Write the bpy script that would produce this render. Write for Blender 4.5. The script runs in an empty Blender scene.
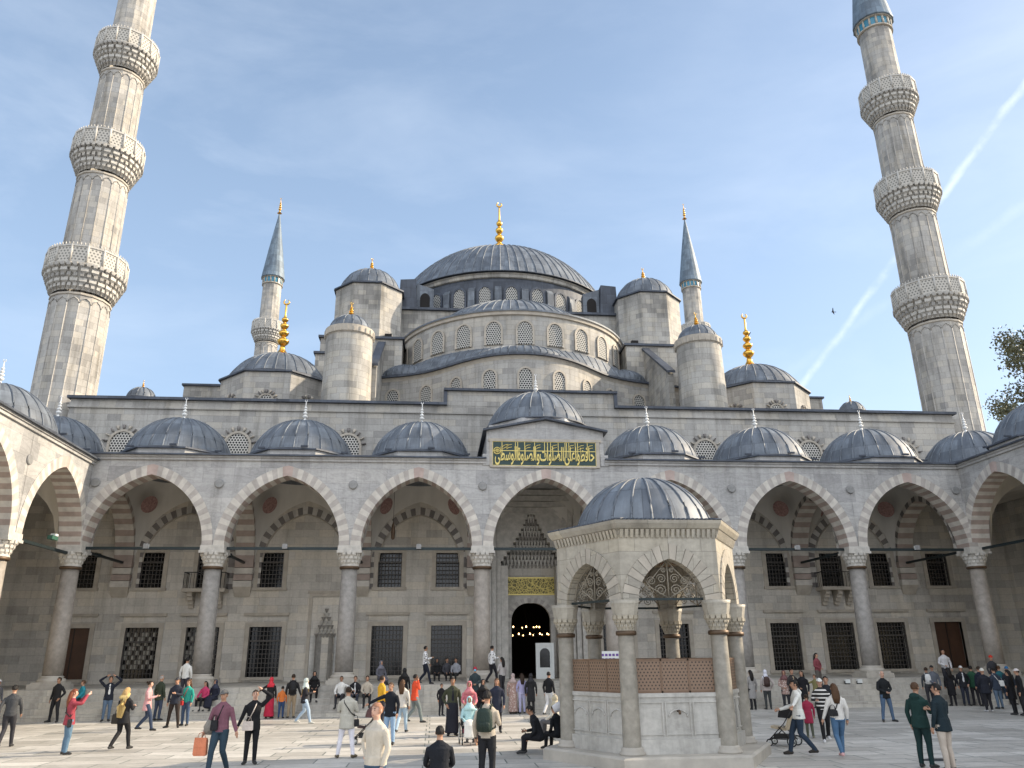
import bpy, bmesh, math, random
from mathutils import Vector, Matrix
from mathutils.bvhtree import BVHTree
rnd = random.Random(7)
SC = bpy.context.scene
COL = SC.collection
PI = math.pi
R = math.radians

# ------------------------------------------------------------------ materials
MATS = {}
class NT:
    def __init__(s, name):
        s.m = bpy.data.materials.new(name); s.m.use_nodes = True
        s.t = s.m.node_tree; s.n = s.t.nodes; s.l = s.t.links
        s.b = s.n['Principled BSDF']; s.out = s.n['Material Output']
        MATS[name] = s.m
    def node(s, typ, **kw):
        x = s.n.new(typ)
        for k, v in kw.items(): setattr(x, k, v)
        return x
    def link(s, a, b): s.l.new(a, b)
    def val(s, sock, v):
        if hasattr(v, 'is_linked') or hasattr(v, 'links'): s.l.new(v, sock)
        else: sock.default_value = v
    def uv(s): return s.node('ShaderNodeUVMap').outputs[0]
    def obj(s): return s.node('ShaderNodeTexCoord').outputs['Object']
    def map(s, vec, sc=(1, 1, 1), loc=(0, 0, 0), rot=(0, 0, 0)):
        m = s.node('ShaderNodeMapping'); s.link(vec, m.inputs[0])
        m.inputs['Scale'].default_value = sc; m.inputs['Location'].default_value = loc; m.inputs['Rotation'].default_value = rot
        return m.outputs[0]
    def noise(s, vec, scale, detail=4, rough=.55, dist=0):
        n = s.node('ShaderNodeTexNoise'); s.link(vec, n.inputs['Vector'])
        n.inputs['Scale'].default_value = scale; n.inputs['Detail'].default_value = detail
        n.inputs['Roughness'].default_value = rough; n.inputs['Distortion'].default_value = dist
        return n.outputs['Fac']
    def ramp(s, fac, stops, interp='LINEAR'):
        r = s.node('ShaderNodeValToRGB'); s.link(fac, r.inputs[0]); e = r.color_ramp.elements
        r.color_ramp.interpolation = interp
        while len(e) < len(stops): e.new(.5)
        for i, (p, c) in enumerate(stops):
            e[i].position = p; e[i].color = (c, c, c, 1) if isinstance(c, (int, float)) else (*c, 1)
        return r.outputs[0]
    def mix(s, fac, a, b, mode='MIX'):
        m = s.node('ShaderNodeMix', data_type='RGBA', blend_type=mode)
        s.val(m.inputs[0], fac)
        for i, v in ((6, a), (7, b)):
            if isinstance(v, tuple): m.inputs[i].default_value = (*v, 1)[:4]
            else: s.link(v, m.inputs[i])
        return m.outputs[2]
    def math(s, op, a, b=0., c=None):
        m = s.node('ShaderNodeMath', operation=op); s.val(m.inputs[0], a); s.val(m.inputs[1], b)
        if c is not None: s.val(m.inputs[2], c)
        return m.outputs[0]
    def bump(s, h, strength=.3, dist=.02):
        b = s.node('ShaderNodeBump'); s.link(h, b.inputs['Height'])
        b.inputs['Strength'].default_value = strength; b.inputs['Distance'].default_value = dist
        s.link(b.outputs[0], s.b.inputs['Normal'])
    def done(s, col, rough=.7, metal=0., spec=None):
        if isinstance(col, tuple): s.b.inputs['Base Color'].default_value = (*col, 1)[:4]
        else: s.link(col, s.b.inputs['Base Color'])
        s.val(s.b.inputs['Roughness'], rough); s.b.inputs['Metallic'].default_value = metal
        if spec is not None: s.b.inputs['Specular IOR Level'].default_value = spec
        return s.m

def sc(c, k): return tuple(x * k for x in c)

def stone(name, c, bw=.9, bh=.38, mort=.008, var=.16, stain=.5, vein=0., warm=(.96, .91, .82), rough=.8, mortk=.55, bump=.35, lot=.4):
    t = NT(name); uv = t.uv()
    wob = t.node('ShaderNodeTexNoise'); t.link(uv, wob.inputs['Vector']); wob.inputs['Scale'].default_value = 1.3
    br = t.node('ShaderNodeTexBrick'); t.link(uv, br.inputs['Vector'])
    br.inputs['Scale'].default_value = 1; br.inputs['Brick Width'].default_value = bw; br.inputs['Row Height'].default_value = bh
    br.inputs['Mortar Size'].default_value = mort; br.inputs['Mortar Smooth'].default_value = .3; br.inputs['Bias'].default_value = 0
    br.inputs['Color1'].default_value = (*sc(c, 1 - var), 1); br.inputs['Color2'].default_value = (*sc(c, 1 + var), 1)
    br.inputs['Mortar'].default_value = (*sc(c, mortk), 1)
    br.offset = .43; br.squash = .8; br.squash_frequency = 3
    col = br.outputs['Color']
    # second, coarser block lottery so that some stones are clearly lighter, darker or warmer
    b2 = t.node('ShaderNodeTexBrick'); t.link(uv, b2.inputs['Vector'])
    b2.inputs['Scale'].default_value = 1; b2.inputs['Brick Width'].default_value = bw; b2.inputs['Row Height'].default_value = bh
    b2.inputs['Mortar Size'].default_value = 0; b2.offset = .43; b2.squash = .8; b2.squash_frequency = 3
    b2.inputs['Color1'].default_value = (0, 0, 0, 1); b2.inputs['Color2'].default_value = (1, 1, 1, 1); b2.inputs['Mortar'].default_value = (0, 0, 0, 1)
    pick = t.ramp(b2.outputs['Color'], [(.62, 0), (.7, 1)])
    col = t.mix(t.math('MULTIPLY', pick, .5), col, t.mix(1., col, warm, 'MULTIPLY'))
    dk = t.ramp(b2.outputs['Color'], [(.12, 1), (.17, 0)]); col = t.mix(t.math('MULTIPLY', dk, lot), col, t.mix(1., col, (.72, .72, .74), 'MULTIPLY'))
    big = t.noise(uv, .28, 5, .6)
    col = t.mix(stain, col, t.mix(1., col, t.ramp(big, [(.3, .58), (.5, .95), (.75, 1.18)]), 'MULTIPLY'))
    # rain streaks: noise stretched along the height
    st = t.noise(t.map(uv, (1.6, .12, 1)), 1.2, 5, .65)
    col = t.mix(stain * .8, col, t.mix(1., col, t.ramp(st, [(.32, (.55, .54, .52)), (.52, (1, 1, 1))]), 'MULTIPLY'))
    if vein:
        wv = t.noise(t.map(uv, (.5, 1.6, 1), (0, 0, 0), (0, 0, .7)), 1.1, 6, .6, 1.6)
        col = t.mix(vein, col, t.mix(1., col, t.ramp(wv, [(.42, 1), (.5, .62), (.56, 1.06)]), 'MULTIPLY'))
    fine = t.noise(uv, 9, 5, .7)
    col = t.mix(.5, col, t.mix(1., col, t.ramp(fine, [(.25, .7), (.6, 1.1)]), 'MULTIPLY'))
    h = t.math('ADD', t.math('MULTIPLY', br.outputs['Fac'], -1.), t.math('MULTIPLY', fine, .7))
    t.bump(h, bump, .02)
    return t.done(col, rough)

def plain(name, c, rough=.7, metal=0., nz=.25, nscale=3., bump=0., spec=None):
    t = NT(name); o = t.obj()
    n = t.noise(o, nscale, 5, .6)
    col = t.mix(nz, c, t.mix(1., c, t.ramp(n, [(.25, .45), (.75, 1.4)]), 'MULTIPLY'))
    if bump: t.bump(t.noise(o, nscale * 5, 4), bump, .02)
    return t.done(col, rough, metal, spec)

def lead(name, c, k=1.):
    t = NT(name); uv = t.uv()
    n = t.noise(uv, .9, 6, .65); n2 = t.noise(t.map(uv, (1.5, .3, 1)), 2.2, 5, .6)
    br = t.node('ShaderNodeTexBrick'); t.link(uv, br.inputs['Vector'])
    br.inputs['Scale'].default_value = 1; br.inputs['Brick Width'].default_value = .75; br.inputs['Row Height'].default_value = .9
    br.inputs['Mortar Size'].default_value = .012; br.inputs['Color1'].default_value = (.72, .73, .75, 1); br.inputs['Color2'].default_value = (1.22, 1.22, 1.2, 1)
    br.inputs['Mortar'].default_value = (.6, .6, .6, 1)
    col = t.mix(1., c, br.outputs['Color'], 'MULTIPLY')
    col = t.mix(.75, col, t.mix(1., col, t.ramp(n, [(.3, .6), (.5, 1), (.72, 1.5)]), 'MULTIPLY'))
    col = t.mix(.6, col, t.mix(1., col, t.ramp(n2, [(.3, .7), (.5, 1), (.7, 1.4)]), 'MULTIPLY'))
    t.bump(t.math('ADD', n2, t.math('MULTIPLY', br.outputs['Fac'], -.4)), .25, .03)
    return t.done(col, t.math('MULTIPLY_ADD', n, .3, .46), .15)

def lattice(name, white, hole, s=.17, r=.36, rough=.8):
    """pierced screen: staggered round openings in a pale slab (UV in metres)"""
    t = NT(name); sep = t.node('ShaderNodeSeparateXYZ'); t.link(t.uv(), sep.inputs[0])
    v = t.math('DIVIDE', sep.outputs[1], s * .866); row = t.math('FLOOR', v); fv = t.math('SUBTRACT', t.math('SUBTRACT', v, row), .5)
    odd = t.math('MULTIPLY', t.math('MODULO', t.math('ABSOLUTE', row), 2.), .5)
    u = t.math('ADD', t.math('DIVIDE', sep.outputs[0], s), odd); fu = t.math('SUBTRACT', t.math('SUBTRACT', u, t.math('FLOOR', u)), .5)
    d = t.math('SQRT', t.math('ADD', t.math('MULTIPLY', fu, fu), t.math('MULTIPLY', t.math('MULTIPLY', fv, fv), .75)))
    m = t.ramp(d, [(r - .03, 0), (r + .03, 1)])
    return t.done(t.mix(m, hole, white), rough)

STONE = (.385, .372, .345)
stone('ashlar', STONE, .95, .40, .008, .15, .75)
stone('ashlar_tower', (.40, .385, .352), .8, .42, .009, .2, 1., 0, (.94, .89, .80))
stone('ashlar_minaret', (.42, .402, .37), .62, .42, .008, .16, 1.)
stone('wall_back', (.53, .50, .445), 1.1, .42, .006, .12, .6)
stone('marble_front', (.40, .395, .385), 1.5, .75, .006, .13, .6, .38, (.95, .93, .9), .55)
stone('marble_fountain', (.39, .36, .30), .9, .5, .005, .1, .8, .2, (.95, .9, .8), .6)
stone('marble_panel', (.51, .495, .455), 3, 3, .0, .03, .9, .25, (.98, .97, .94), .45)
stone('vault_plaster', (.52, .495, .45), 4, 4, 0, .02, .5)
plain('voussoir_light', (.50, .47, .42), .7, 0, .5, 2.)
plain('voussoir_dark', (.375, .345, .315), .7, 0, .5, 2.)
plain('stone_joint', (.24, .215, .18), .9)
plain('column_fountain', (.27, .25, .21), .55, 0, .7, 5., .15)
plain('voussoir_cream', (.37, .335, .28), .7, 0, .5, 2.)
plain('voussoir_grey', (.17, .155, .145), .7, 0, .45, 2.)
plain('voussoir_pink', (.33, .265, .23), .7, 0, .45, 2.)
plain('voussoir_red', (.40, .315, .28), .7, 0, .45, 2.)
plain('granite', (.25, .235, .215), .55, 0, .55, 5., .1)
plain('column_warm', (.275, .245, .21), .55, 0, .55, 4., .1)
plain('carved_marble', (.46, .44, .40), .7, 0, .5, 4., .3)
plain('carved_dark', (.25, .235, .21), .8, 0, .5, 4., .3)
plain('bronze', (.10, .065, .04), .5, .5, .4, 6.)
lead('lead', (.125, .142, .165))
lead('lead_dark', (.06, .07, .09))
lead('lead_spire', (.13, .17, .21))
plain('gold', (.80, .46, .09), .28, 1., .2, 4.)
plain('white_marble_finial', (.72, .72, .70), .35, 0, .2, 4.)
plain('iron', (.018, .018, .018), .5, .3, .2, 8.)
plain('window_iron', (.07, .063, .056), .55, .2, .4, 8.)
plain('rod_iron', (.018, .028, .030), .5, .4, .2, 3.)
plain('glass_dark', (.008, .009, .010), .12, 0, .3, .7)
plain('pane_light', (.36, .34, .29), .4, 0, .6, 3.)
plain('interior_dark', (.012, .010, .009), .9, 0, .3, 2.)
plain('door_wood', (.065, .028, .014), .5, 0, .5, 2.)
plain('copper_grille', (.18, .115, .075), .55, .25, .5, 6.)
stone('step_stone', (.46, .435, .385), 1.7, 3., .006, .14, .8, .2, (.95, .93, .88), .6)
plain('stone_kerb', (.40, .37, .32), .6, 0, .5, 2., .15)
plain('frame_stone', (.40, .36, .30), .75, 0, .45, 2., .1)
plain('lamp_white', (.62, .64, .62), .4, 0, .1, 4.)
plain('lamp_green', (.04, .11, .08), .4, 0, .1, 4.)
plain('tile_blue', (.03, .20, .30), .25, 0, .4, 3.)
plain('panel_green', (.004, .030, .026), .4, 0, .3, 2.)
plain('gilt', (.62, .50, .16), .38, .35, .25, 5.)
plain('scroll_iron', (.27, .24, .19), .6, .1, .4, 5.)
plain('medallion_red', (.30, .18, .16), .8, 0, 1., 9.)
plain('roundel_grey', (.22, .22, .215), .45, 0, .4, 6.)
lattice('plaster_lattice', (.50, .49, .45), (.012, .013, .015), .18, .37)
lattice('plaster_lattice_fine', (.55, .53, .48), (.02, .02, .02), .17, .36)
lattice('marble_pierced', (.48, .455, .405), (.17, .165, .15), .22, .28)
lattice('copper_lattice', (.20, .13, .085), (.035, .022, .015), .075, .24, .5)

def mat_ceiling():
    # painted ring of red arabesque on a plaster vault (UV runs -1..1 over the bay)
    t = NT('vault_painted'); uv = t.uv(); sep = t.node('ShaderNodeSeparateXYZ'); t.link(uv, sep.inputs[0])
    r = t.math('SQRT', t.math('ADD', t.math('MULTIPLY', sep.outputs[0], sep.outputs[0]), t.math('MULTIPLY', sep.outputs[1], sep.outputs[1])))
    ring = t.ramp(r, [(.56, 0), (.575, 1), (.74, 1), (.755, 0)])
    vo = t.node('ShaderNodeTexVoronoi'); t.link(uv, vo.inputs['Vector']); vo.inputs['Scale'].default_value = 11
    pat = t.ramp(vo.outputs['Distance'], [(.28, (.26, .055, .035)), (.36, (.10, .06, .045)), (.5, (.30, .24, .18))])
    n = t.noise(uv, 3, 5)
    base = t.mix(.5, (.52, .495, .45), t.mix(1., (.52, .495, .45), t.ramp(n, [(.3, .7), (.7, 1.2)]), 'MULTIPLY'))
    return t.done(t.mix(ring, base, pat), .8)
mat_ceiling()

def mat_scroll(name, a, b, s):
    t = NT(name); uv = t.uv()
    vo = t.node('ShaderNodeTexVoronoi', feature='DISTANCE_TO_EDGE'); t.link(t.map(uv, (1, 1, 1)), vo.inputs['Vector']); vo.inputs['Scale'].default_value = s
    w = t.noise(uv, s * 2.2, 3, .5, 2.5)
    m = t.math('MAXIMUM', t.ramp(vo.outputs['Distance'], [(.05, 1), (.09, 0)]), t.ramp(w, [(.52, 0), (.56, 1)]))
    return t.done(t.mix(m, a, b), .45, .2)
mat_scroll('gilt_script_band', (.05, .045, .012), (.55, .44, .12), 5.)
mat_scroll('fountain_ceiling', (.16, .075, .045), (.36, .30, .22), 3.2)

def mat_paving():
    t = NT('paving_marble'); o = t.obj()
    def brick(w, h, off, c1, c2, mo):
        b = t.node('ShaderNodeTexBrick'); t.link(t.map(o, (1, 1, 1), off), b.inputs['Vector'])
        b.inputs['Scale'].default_value = 1; b.inputs['Brick Width'].default_value = w; b.inputs['Row Height'].default_value = h
        b.inputs['Mortar Size'].default_value = .02; b.inputs['Mortar Smooth'].default_value = .3
        b.inputs['Color1'].default_value = (*c1, 1); b.inputs['Color2'].default_value = (*c2, 1); b.inputs['Mortar'].default_value = (*mo, 1)
        b.offset = .37; b.squash = .7; b.squash_frequency = 2
        return b
    a = brick(1.9, .82, (0, 0, 0), (.40, .38, .34), (.60, .575, .525), (.13, .155, .135))
    g = t.noise(t.map(o, (.35, 1, 1)), .5, 4, .6)
    col = t.mix(.7, a.outputs['Color'], t.mix(1., a.outputs['Color'], t.ramp(g, [(.3, .74), (.5, 1), (.7, 1.14)]), 'MULTIPLY'))
    ve = t.noise(t.map(o, (.5, 2.2, 1)), 1.4, 6, .65, 1.3)
    col = t.mix(.7, col, t.mix(1., col, t.ramp(ve, [(.4, 1.04), (.5, .76), (.58, 1.05)]), 'MULTIPLY'))
    f = t.noise(o, 14, 5, .7)
    col = t.mix(.4, col, t.mix(1., col, t.ramp(f, [(.3, .7), (.65, 1.1)]), 'MULTIPLY'))
    dirt = t.noise(o, .9, 6, .75)
    col = t.mix(t.ramp(dirt, [(.55, 0), (.72, .6)]), col, (.24, .225, .20))
    t.bump(t.math('ADD', t.math('MULTIPLY', a.outputs['Fac'], -1.), t.math('MULTIPLY', t.math('ADD', f, g), .5)), .35, .015)
    return t.done(col, t.math('MULTIPLY_ADD', ve, .4, .30))
mat_paving()
plain('earth', (.16, .15, .13), .9, 0, .5, .1)

def emission(name, c, st):
    t = NT(name); t.b.inputs['Emission Color'].default_value = (*c, 1); t.b.inputs['Emission Strength'].default_value = st
    return t.done(c, .5)
emission('lamp_glow', (1., .62, .25), 9.)

def leafmat(name, c):
    t = NT(name); o = t.obj(); n = t.noise(o, 1.7, 3)
    return t.done(t.mix(.8, c, t.mix(1., c, t.ramp(n, [(.3, .5), (.7, 1.6)]), 'MULTIPLY')), .6)
leafmat('leaf', (.085, .09, .045)); leafmat('leaf_light', (.12, .12, .07)); plain('bark', (.10, .08, .06), .9, 0, .5, 4.)

_cl = {}
def cloth(c, rough=.85):
    key = (tuple(round(x, 3) for x in c), rough)
    if key not in _cl:
        t = NT('cloth_%d' % len(_cl)); o = t.obj()
        n = t.noise(t.map(o, (1, 1, .6)), 7, 4, .6, .6); n2 = t.noise(o, 30, 3)
        col = t.mix(.55, c, t.mix(1., c, t.ramp(n, [(.3, .7), (.7, 1.2)]), 'MULTIPLY'))
        t.bump(t.math('ADD', n, t.math('MULTIPLY', n2, .2)), .9, .035)
        _cl[key] = t.done(col, rough, 0, .25)
    return _cl[key]
def skinm(c):
    key = ('skin', c)
    if key not in _cl:
        t = NT('skin_%d' % len(_cl)); o = t.obj(); n = t.noise(o, 14, 3)
        _cl[key] = t.done(t.mix(.5, c, t.mix(1., c, t.ramp(n, [(.3, (.8, .74, .7)), (.7, (1.12, 1.1, 1.1))]), 'MULTIPLY')), .5)
    return _cl[key]
def checks(name, a, b, s):
    t = NT(name); o = t.obj(); sep = t.node('ShaderNodeSeparateXYZ'); t.link(o, sep.inputs[0])
    w = t.math('SINE', t.math('MULTIPLY', sep.outputs[2], s))
    return t.done(t.mix(t.ramp(w, [(.45, 0), (.55, 1)]), a, b), .85)
checks('stripes', (.02, .02, .02), (.75, .73, .70), 60.)
def print_cloth(name, a, b, s):
    t = NT(name); o = t.obj(); vo = t.node('ShaderNodeTexVoronoi'); t.link(o, vo.inputs['Vector']); vo.inputs['Scale'].default_value = s
    return t.done(t.mix(t.ramp(vo.outputs['Distance'], [(.3, 1), (.4, 0)]), a, b), .85)
print_cloth('floral', (.30, .20, .17), (.52, .43, .38), 14.)
print_cloth('spotted', (.62, .62, .62), (.03, .03, .035), 12.)

# ------------------------------------------------------------------ mesh builder
class MB:
    def __init__(s): s.v = []; s.f = []; s.m = []; s.uv = []; s.sm = []; s.mats = []; s.cur = 0; s.fr = None
    def mat(s, name):
        if name not in s.mats: s.mats.append(name)
        s.cur = s.mats.index(name); return s
    def add(s, pts):
        i = len(s.v)
        s.v += [tuple(s.fr(*p)) if s.fr else tuple(p) for p in pts]
        return i
    def face(s, idx, uv=None, smooth=False):
        s.f.append(tuple(idx)); s.m.append(s.cur); s.uv.append(uv); s.sm.append(smooth)
    def quad(s, *pts, uv=None):
        i = s.add(pts); s.face(range(i, i + len(pts)), uv)
    def box(s, x0, x1, y0, y1, z0, z1):
        i = s.add([(x0, y0, z0), (x1, y0, z0), (x1, y1, z0), (x0, y1, z0), (x0, y0, z1), (x1, y0, z1), (x1, y1, z1), (x0, y1, z1)])
        for q in ((0, 3, 2, 1), (4, 5, 6, 7), (0, 1, 5, 4), (1, 2, 6, 5), (2, 3, 7, 6), (3, 0, 4, 7)): s.face([i + k for k in q])
    def hull8(s, p):
        i = s.add(p)
        for q in ((0, 3, 2, 1), (4, 5, 6, 7), (0, 1, 5, 4), (1, 2, 6, 5), (2, 3, 7, 6), (3, 0, 4, 7)): s.face([i + k for k in q])
    def lathe(s, prof, n=24, c=(0, 0, 0), a0=0., a1=2 * PI, smooth=True, rfun=None, ur=None, cap=False, ex=1., ey=1.):
        """profile [(r, z)] turned about c; rfun(k) scales the radius of angular step k"""
        full = abs(a1 - a0 - 2 * PI) < 1e-6
        na = n if full else n + 1
        rm = ur or max(r for r, z in prof); rows = []; L = [0.]
        for (r0, z0), (r1, z1) in zip(prof, prof[1:]): L.append(L[-1] + math.hypot(r1 - r0, z1 - z0))
        for r, z in prof:
            pts = []
            for k in range(na):
                a = a0 + (a1 - a0) * k / n; q = r * (rfun(k) if rfun else 1)
                pts.append((c[0] + q * ex * math.cos(a), c[1] + q * ey * math.sin(a), c[2] + z))
            rows.append(s.add(pts))
        for j in range(len(prof) - 1):
            for k in range(n):
                k2 = (k + 1) % na
                u0 = rm * (a0 + (a1 - a0) * k / n); u1 = rm * (a0 + (a1 - a0) * (k + 1) / n)
                vb = prof[0][1] + c[2]
                s.face((rows[j] + k, rows[j] + k2, rows[j + 1] + k2, rows[j + 1] + k), [(u0, vb + L[j]), (u1, vb + L[j]), (u1, vb + L[j + 1]), (u0, vb + L[j + 1])], smooth)
        if cap:
            s.face([rows[0] + k for k in reversed(range(na))]); s.face([rows[-1] + k for k in range(na)])
    def tube(s, pts, r, n=8, cap=True, smooth=True):
        P = [Vector(p) for p in pts]; rows = []
        rr = r if isinstance(r, (list, tuple)) else [r] * len(P)
        for i, p in enumerate(P):
            d = (P[min(i + 1, len(P) - 1)] - P[max(i - 1, 0)]).normalized()
            up = Vector((0, 0, 1)) if abs(d.z) < .9 else Vector((0, 1, 0))
            a = d.cross(up).normalized(); b = d.cross(a).normalized()
            q = rr[i] if isinstance(rr[i], (list, tuple)) else (rr[i], rr[i])
            rows.append(s.add([tuple(p + a * q[0] * math.cos(2 * PI * k / n) + b * q[1] * math.sin(2 * PI * k / n)) for k in range(n)]))
        for j in range(len(P) - 1):
            for k in range(n): s.face((rows[j] + k, rows[j] + (k + 1) % n, rows[j + 1] + (k + 1) % n, rows[j + 1] + k), None, smooth)
        if cap: s.face([rows[0] + k for k in reversed(range(n))]); s.face([rows[-1] + k for k in range(n)])
    def ball(s, c, rx, ry=None, rz=None, n=12, m=8, smooth=True):
        ry = ry or rx; rz = rz or rx; top = s.add([(c[0], c[1], c[2] + rz)]); rows = []
        for j in range(1, m):
            a = PI * j / m
            rows.append(s.add([(c[0] + rx * math.sin(a) * math.cos(2 * PI * k / n), c[1] + ry * math.sin(a) * math.sin(2 * PI * k / n), c[2] + rz * math.cos(a)) for k in range(n)]))
        bot = s.add([(c[0], c[1], c[2] - rz)])
        for k in range(n):
            k2 = (k + 1) % n
            s.face((top, rows[0] + k, rows[0] + k2), None, smooth); s.face((bot, rows[-1] + k2, rows[-1] + k), None, smooth)
            for j in range(m - 2): s.face((rows[j] + k, rows[j + 1] + k, rows[j + 1] + k2, rows[j] + k2), None, smooth)
    def prism(s, poly, a, b):
        """poly: [(s, z)] in the vertical plane of the frame; runs from depth a to depth b"""
        n = len(poly); i = s.add([(p[0], a, p[1]) for p in poly] + [(p[0], b, p[1]) for p in poly])
        s.face(range(i, i + n)); s.face(reversed(range(i + n, i + 2 * n)))
        for k in range(n): s.face((i + k, i + (k + 1) % n, i + n + (k + 1) % n, i + n + k))
    def mesh(s, name):
        me = bpy.data.meshes.new(name); me.from_pydata(s.v, [], s.f)
        for m in s.mats: me.materials.append(MATS[m] if isinstance(m, str) else m)
        uvl = me.uv_layers.new(name='UVMap')
        for p, mi, uv, sm in zip(me.polygons, s.m, s.uv, s.sm):
            p.material_index = mi; p.use_smooth = sm
            if uv is not None and len(uv) == p.loop_total:
                for li, q in zip(p.loop_indices, uv): uvl.data[li].uv = q
            else:
                n = p.normal
                if abs(n.z) > .75:
                    for li in p.loop_indices:
                        co = me.vertices[me.loops[li].vertex_index].co; uvl.data[li].uv = (co.x, co.y)
                else:
                    t = Vector((-n.y, n.x, 0)).normalized()
                    if abs(t.x) > abs(t.y):
                        if t.x < 0: t = -t
                    elif t.y < 0: t = -t
                    for li in p.loop_indices:
                        co = me.vertices[me.loops[li].vertex_index].co; uvl.data[li].uv = (co.dot(t), co.z)
        bm = bmesh.new(); bm.from_mesh(me); bmesh.ops.recalc_face_normals(bm, faces=bm.faces); bm.to_mesh(me); bm.free()
        return me
    def build(s, name, parent=None, loc=(0, 0, 0)):
        return link(name, s.mesh(name), parent, loc)

def link(name, me, parent=None, loc=(0, 0, 0), rz=0.):
    o = bpy.data.objects.new(name, me); COL.objects.link(o)
    if parent is not None: o.parent = parent
    o.location = loc; o.rotation_euler = (0, 0, rz)
    return o
def tag(o, label, cat, group=None):
    o['label'] = label; o['category'] = cat
    if group: o['group'] = group
    return o
def struct(o, kind='structure'): o['kind'] = kind; return o
def thing(name, label, cat, loc=(0, 0, 0), rz=0., group=None):
    return tag(link(name, None, None, loc, rz), label, cat, group)
def copy_tree(o, parent=None):
    c = o.copy(); COL.objects.link(c); c.parent = parent
    for ch in list(o.children): copy_tree(ch, c)
    return c

# ------------------------------------------------------------------ shared shapes
def half_profile(rad, rise, n=10, r0=.02):
    rho = (rad * rad + rise * rise) / (2 * rise); t1 = math.asin(min(1, rad / rho))
    if rise > rad: t1 = PI - t1
    return [(max(rho * math.sin(t), r0), rho * math.cos(t) - (rho - rise)) for t in [t1 * (1 - k / n) for k in range(n + 1)]]
def dome_mb(rad, rise, ribs, mat='lead', c=(0, 0, 0), a0=0., a1=2 * PI, eave=.1, ex=1., ey=1., seam=.035):
    m = MB().mat(mat); per = 3; n = int(ribs * per * (a1 - a0) / (2 * PI)); sk = seam / max(rad, .1)
    prof = half_profile(rad, rise, 12)
    full = abs(a1 - a0 - 2 * PI) < 1e-6; nr = round(ribs * (a1 - a0) / (2 * PI))
    for k in range(nr if full else nr + 1):
        a = a0 + (a1 - a0) * k / nr
        m.tube([(c[0] + r * ex * math.cos(a), c[1] + r * ey * math.sin(a), c[2] + z + .01) for r, z in prof[:-1]] , [seam * 1.25 * max(.35, min(1, r / rad * 2.)) for r, z in prof[:-1]], 5, False)
    prof = [(rad + eave, -.06), (rad + eave, .02)] + prof
    m.lathe(prof, n, c, a0, a1, True, None, rad * max(ex, ey), ex=ex, ey=ey)
    m.mat('lead_dark')
    m.lathe([(rad - .3, -.07), (rad + eave + .05, -.07), (rad + eave + .05, -.01), (rad + .03, .03)], n // 2, c, a0, a1, False, ex=ex, ey=ey)
    return m
def finial_mb(h, mat, r=.09):
    """stacked bulbs on a flared foot, topped by a small crescent"""
    m = MB().mat(mat); p = [(r * 2.0, 0), (r * 1.3, .04 * h), (r * .7, .11 * h), (r * .5, .18 * h)]; z = .18
    for b, dz in ((1.35, .15), (1.15, .13), (.95, .12), (.78, .10)):
        for t, q in ((.0, .4), (.2, .75), (.4, .98), (.55, 1.), (.7, .85), (.85, .5), (1., .32)): p.append((r * max(.3, b * q), (z + dz * t) * h))
        z += dz
    p += [(r * .22, .72 * h), (r * .2, .88 * h), (.004, .9 * h)]
    m.lathe(p, 12)
    q = r * .6
    cr = [(math.cos(a) * q, 0, .94 * h + math.sin(a) * q) for a in [R(-240 + i * 30) for i in range(11)]]
    m.tube(cr, [r * (.07 + .16 * math.sin(PI * (i + .4) / 10.8)) for i in range(11)], 6)
    return m
def ring_cells(m, n, r0, r1, z0, z1, frac=.72, off=0., c=(0, 0), point=True):
    """a ring of little stalactite niches: wedge cells that hang from z1 to a point at z0"""
    for k in range(n):
        a = 2 * PI * (k + off) / n; w = PI / n * frac
        def P(r, t, z): return (c[0] + r * math.cos(t), c[1] + r * math.sin(t), z)
        zm = z0 + (z1 - z0) * .45
        i = m.add([P(r0, a - w, zm), P(r1, a - w, zm), P(r1, a + w, zm), P(r0, a + w, zm), P(r0, a - w, z1), P(r1, a - w, z1), P(r1, a + w, z1), P(r0, a + w, z1), P((r0 * .75 + r1 * .25), a, z0)])
        for q in ((4, 5, 6, 7), (0, 1, 5, 4), (1, 2, 6, 5), (2, 3, 7, 6), (3, 0, 4, 7)): m.face([i + x for x in q])
        for q in ((0, 1), (1, 2), (2, 3), (3, 0)): m.face((i + q[0], i + 8, i + q[1]))

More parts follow.
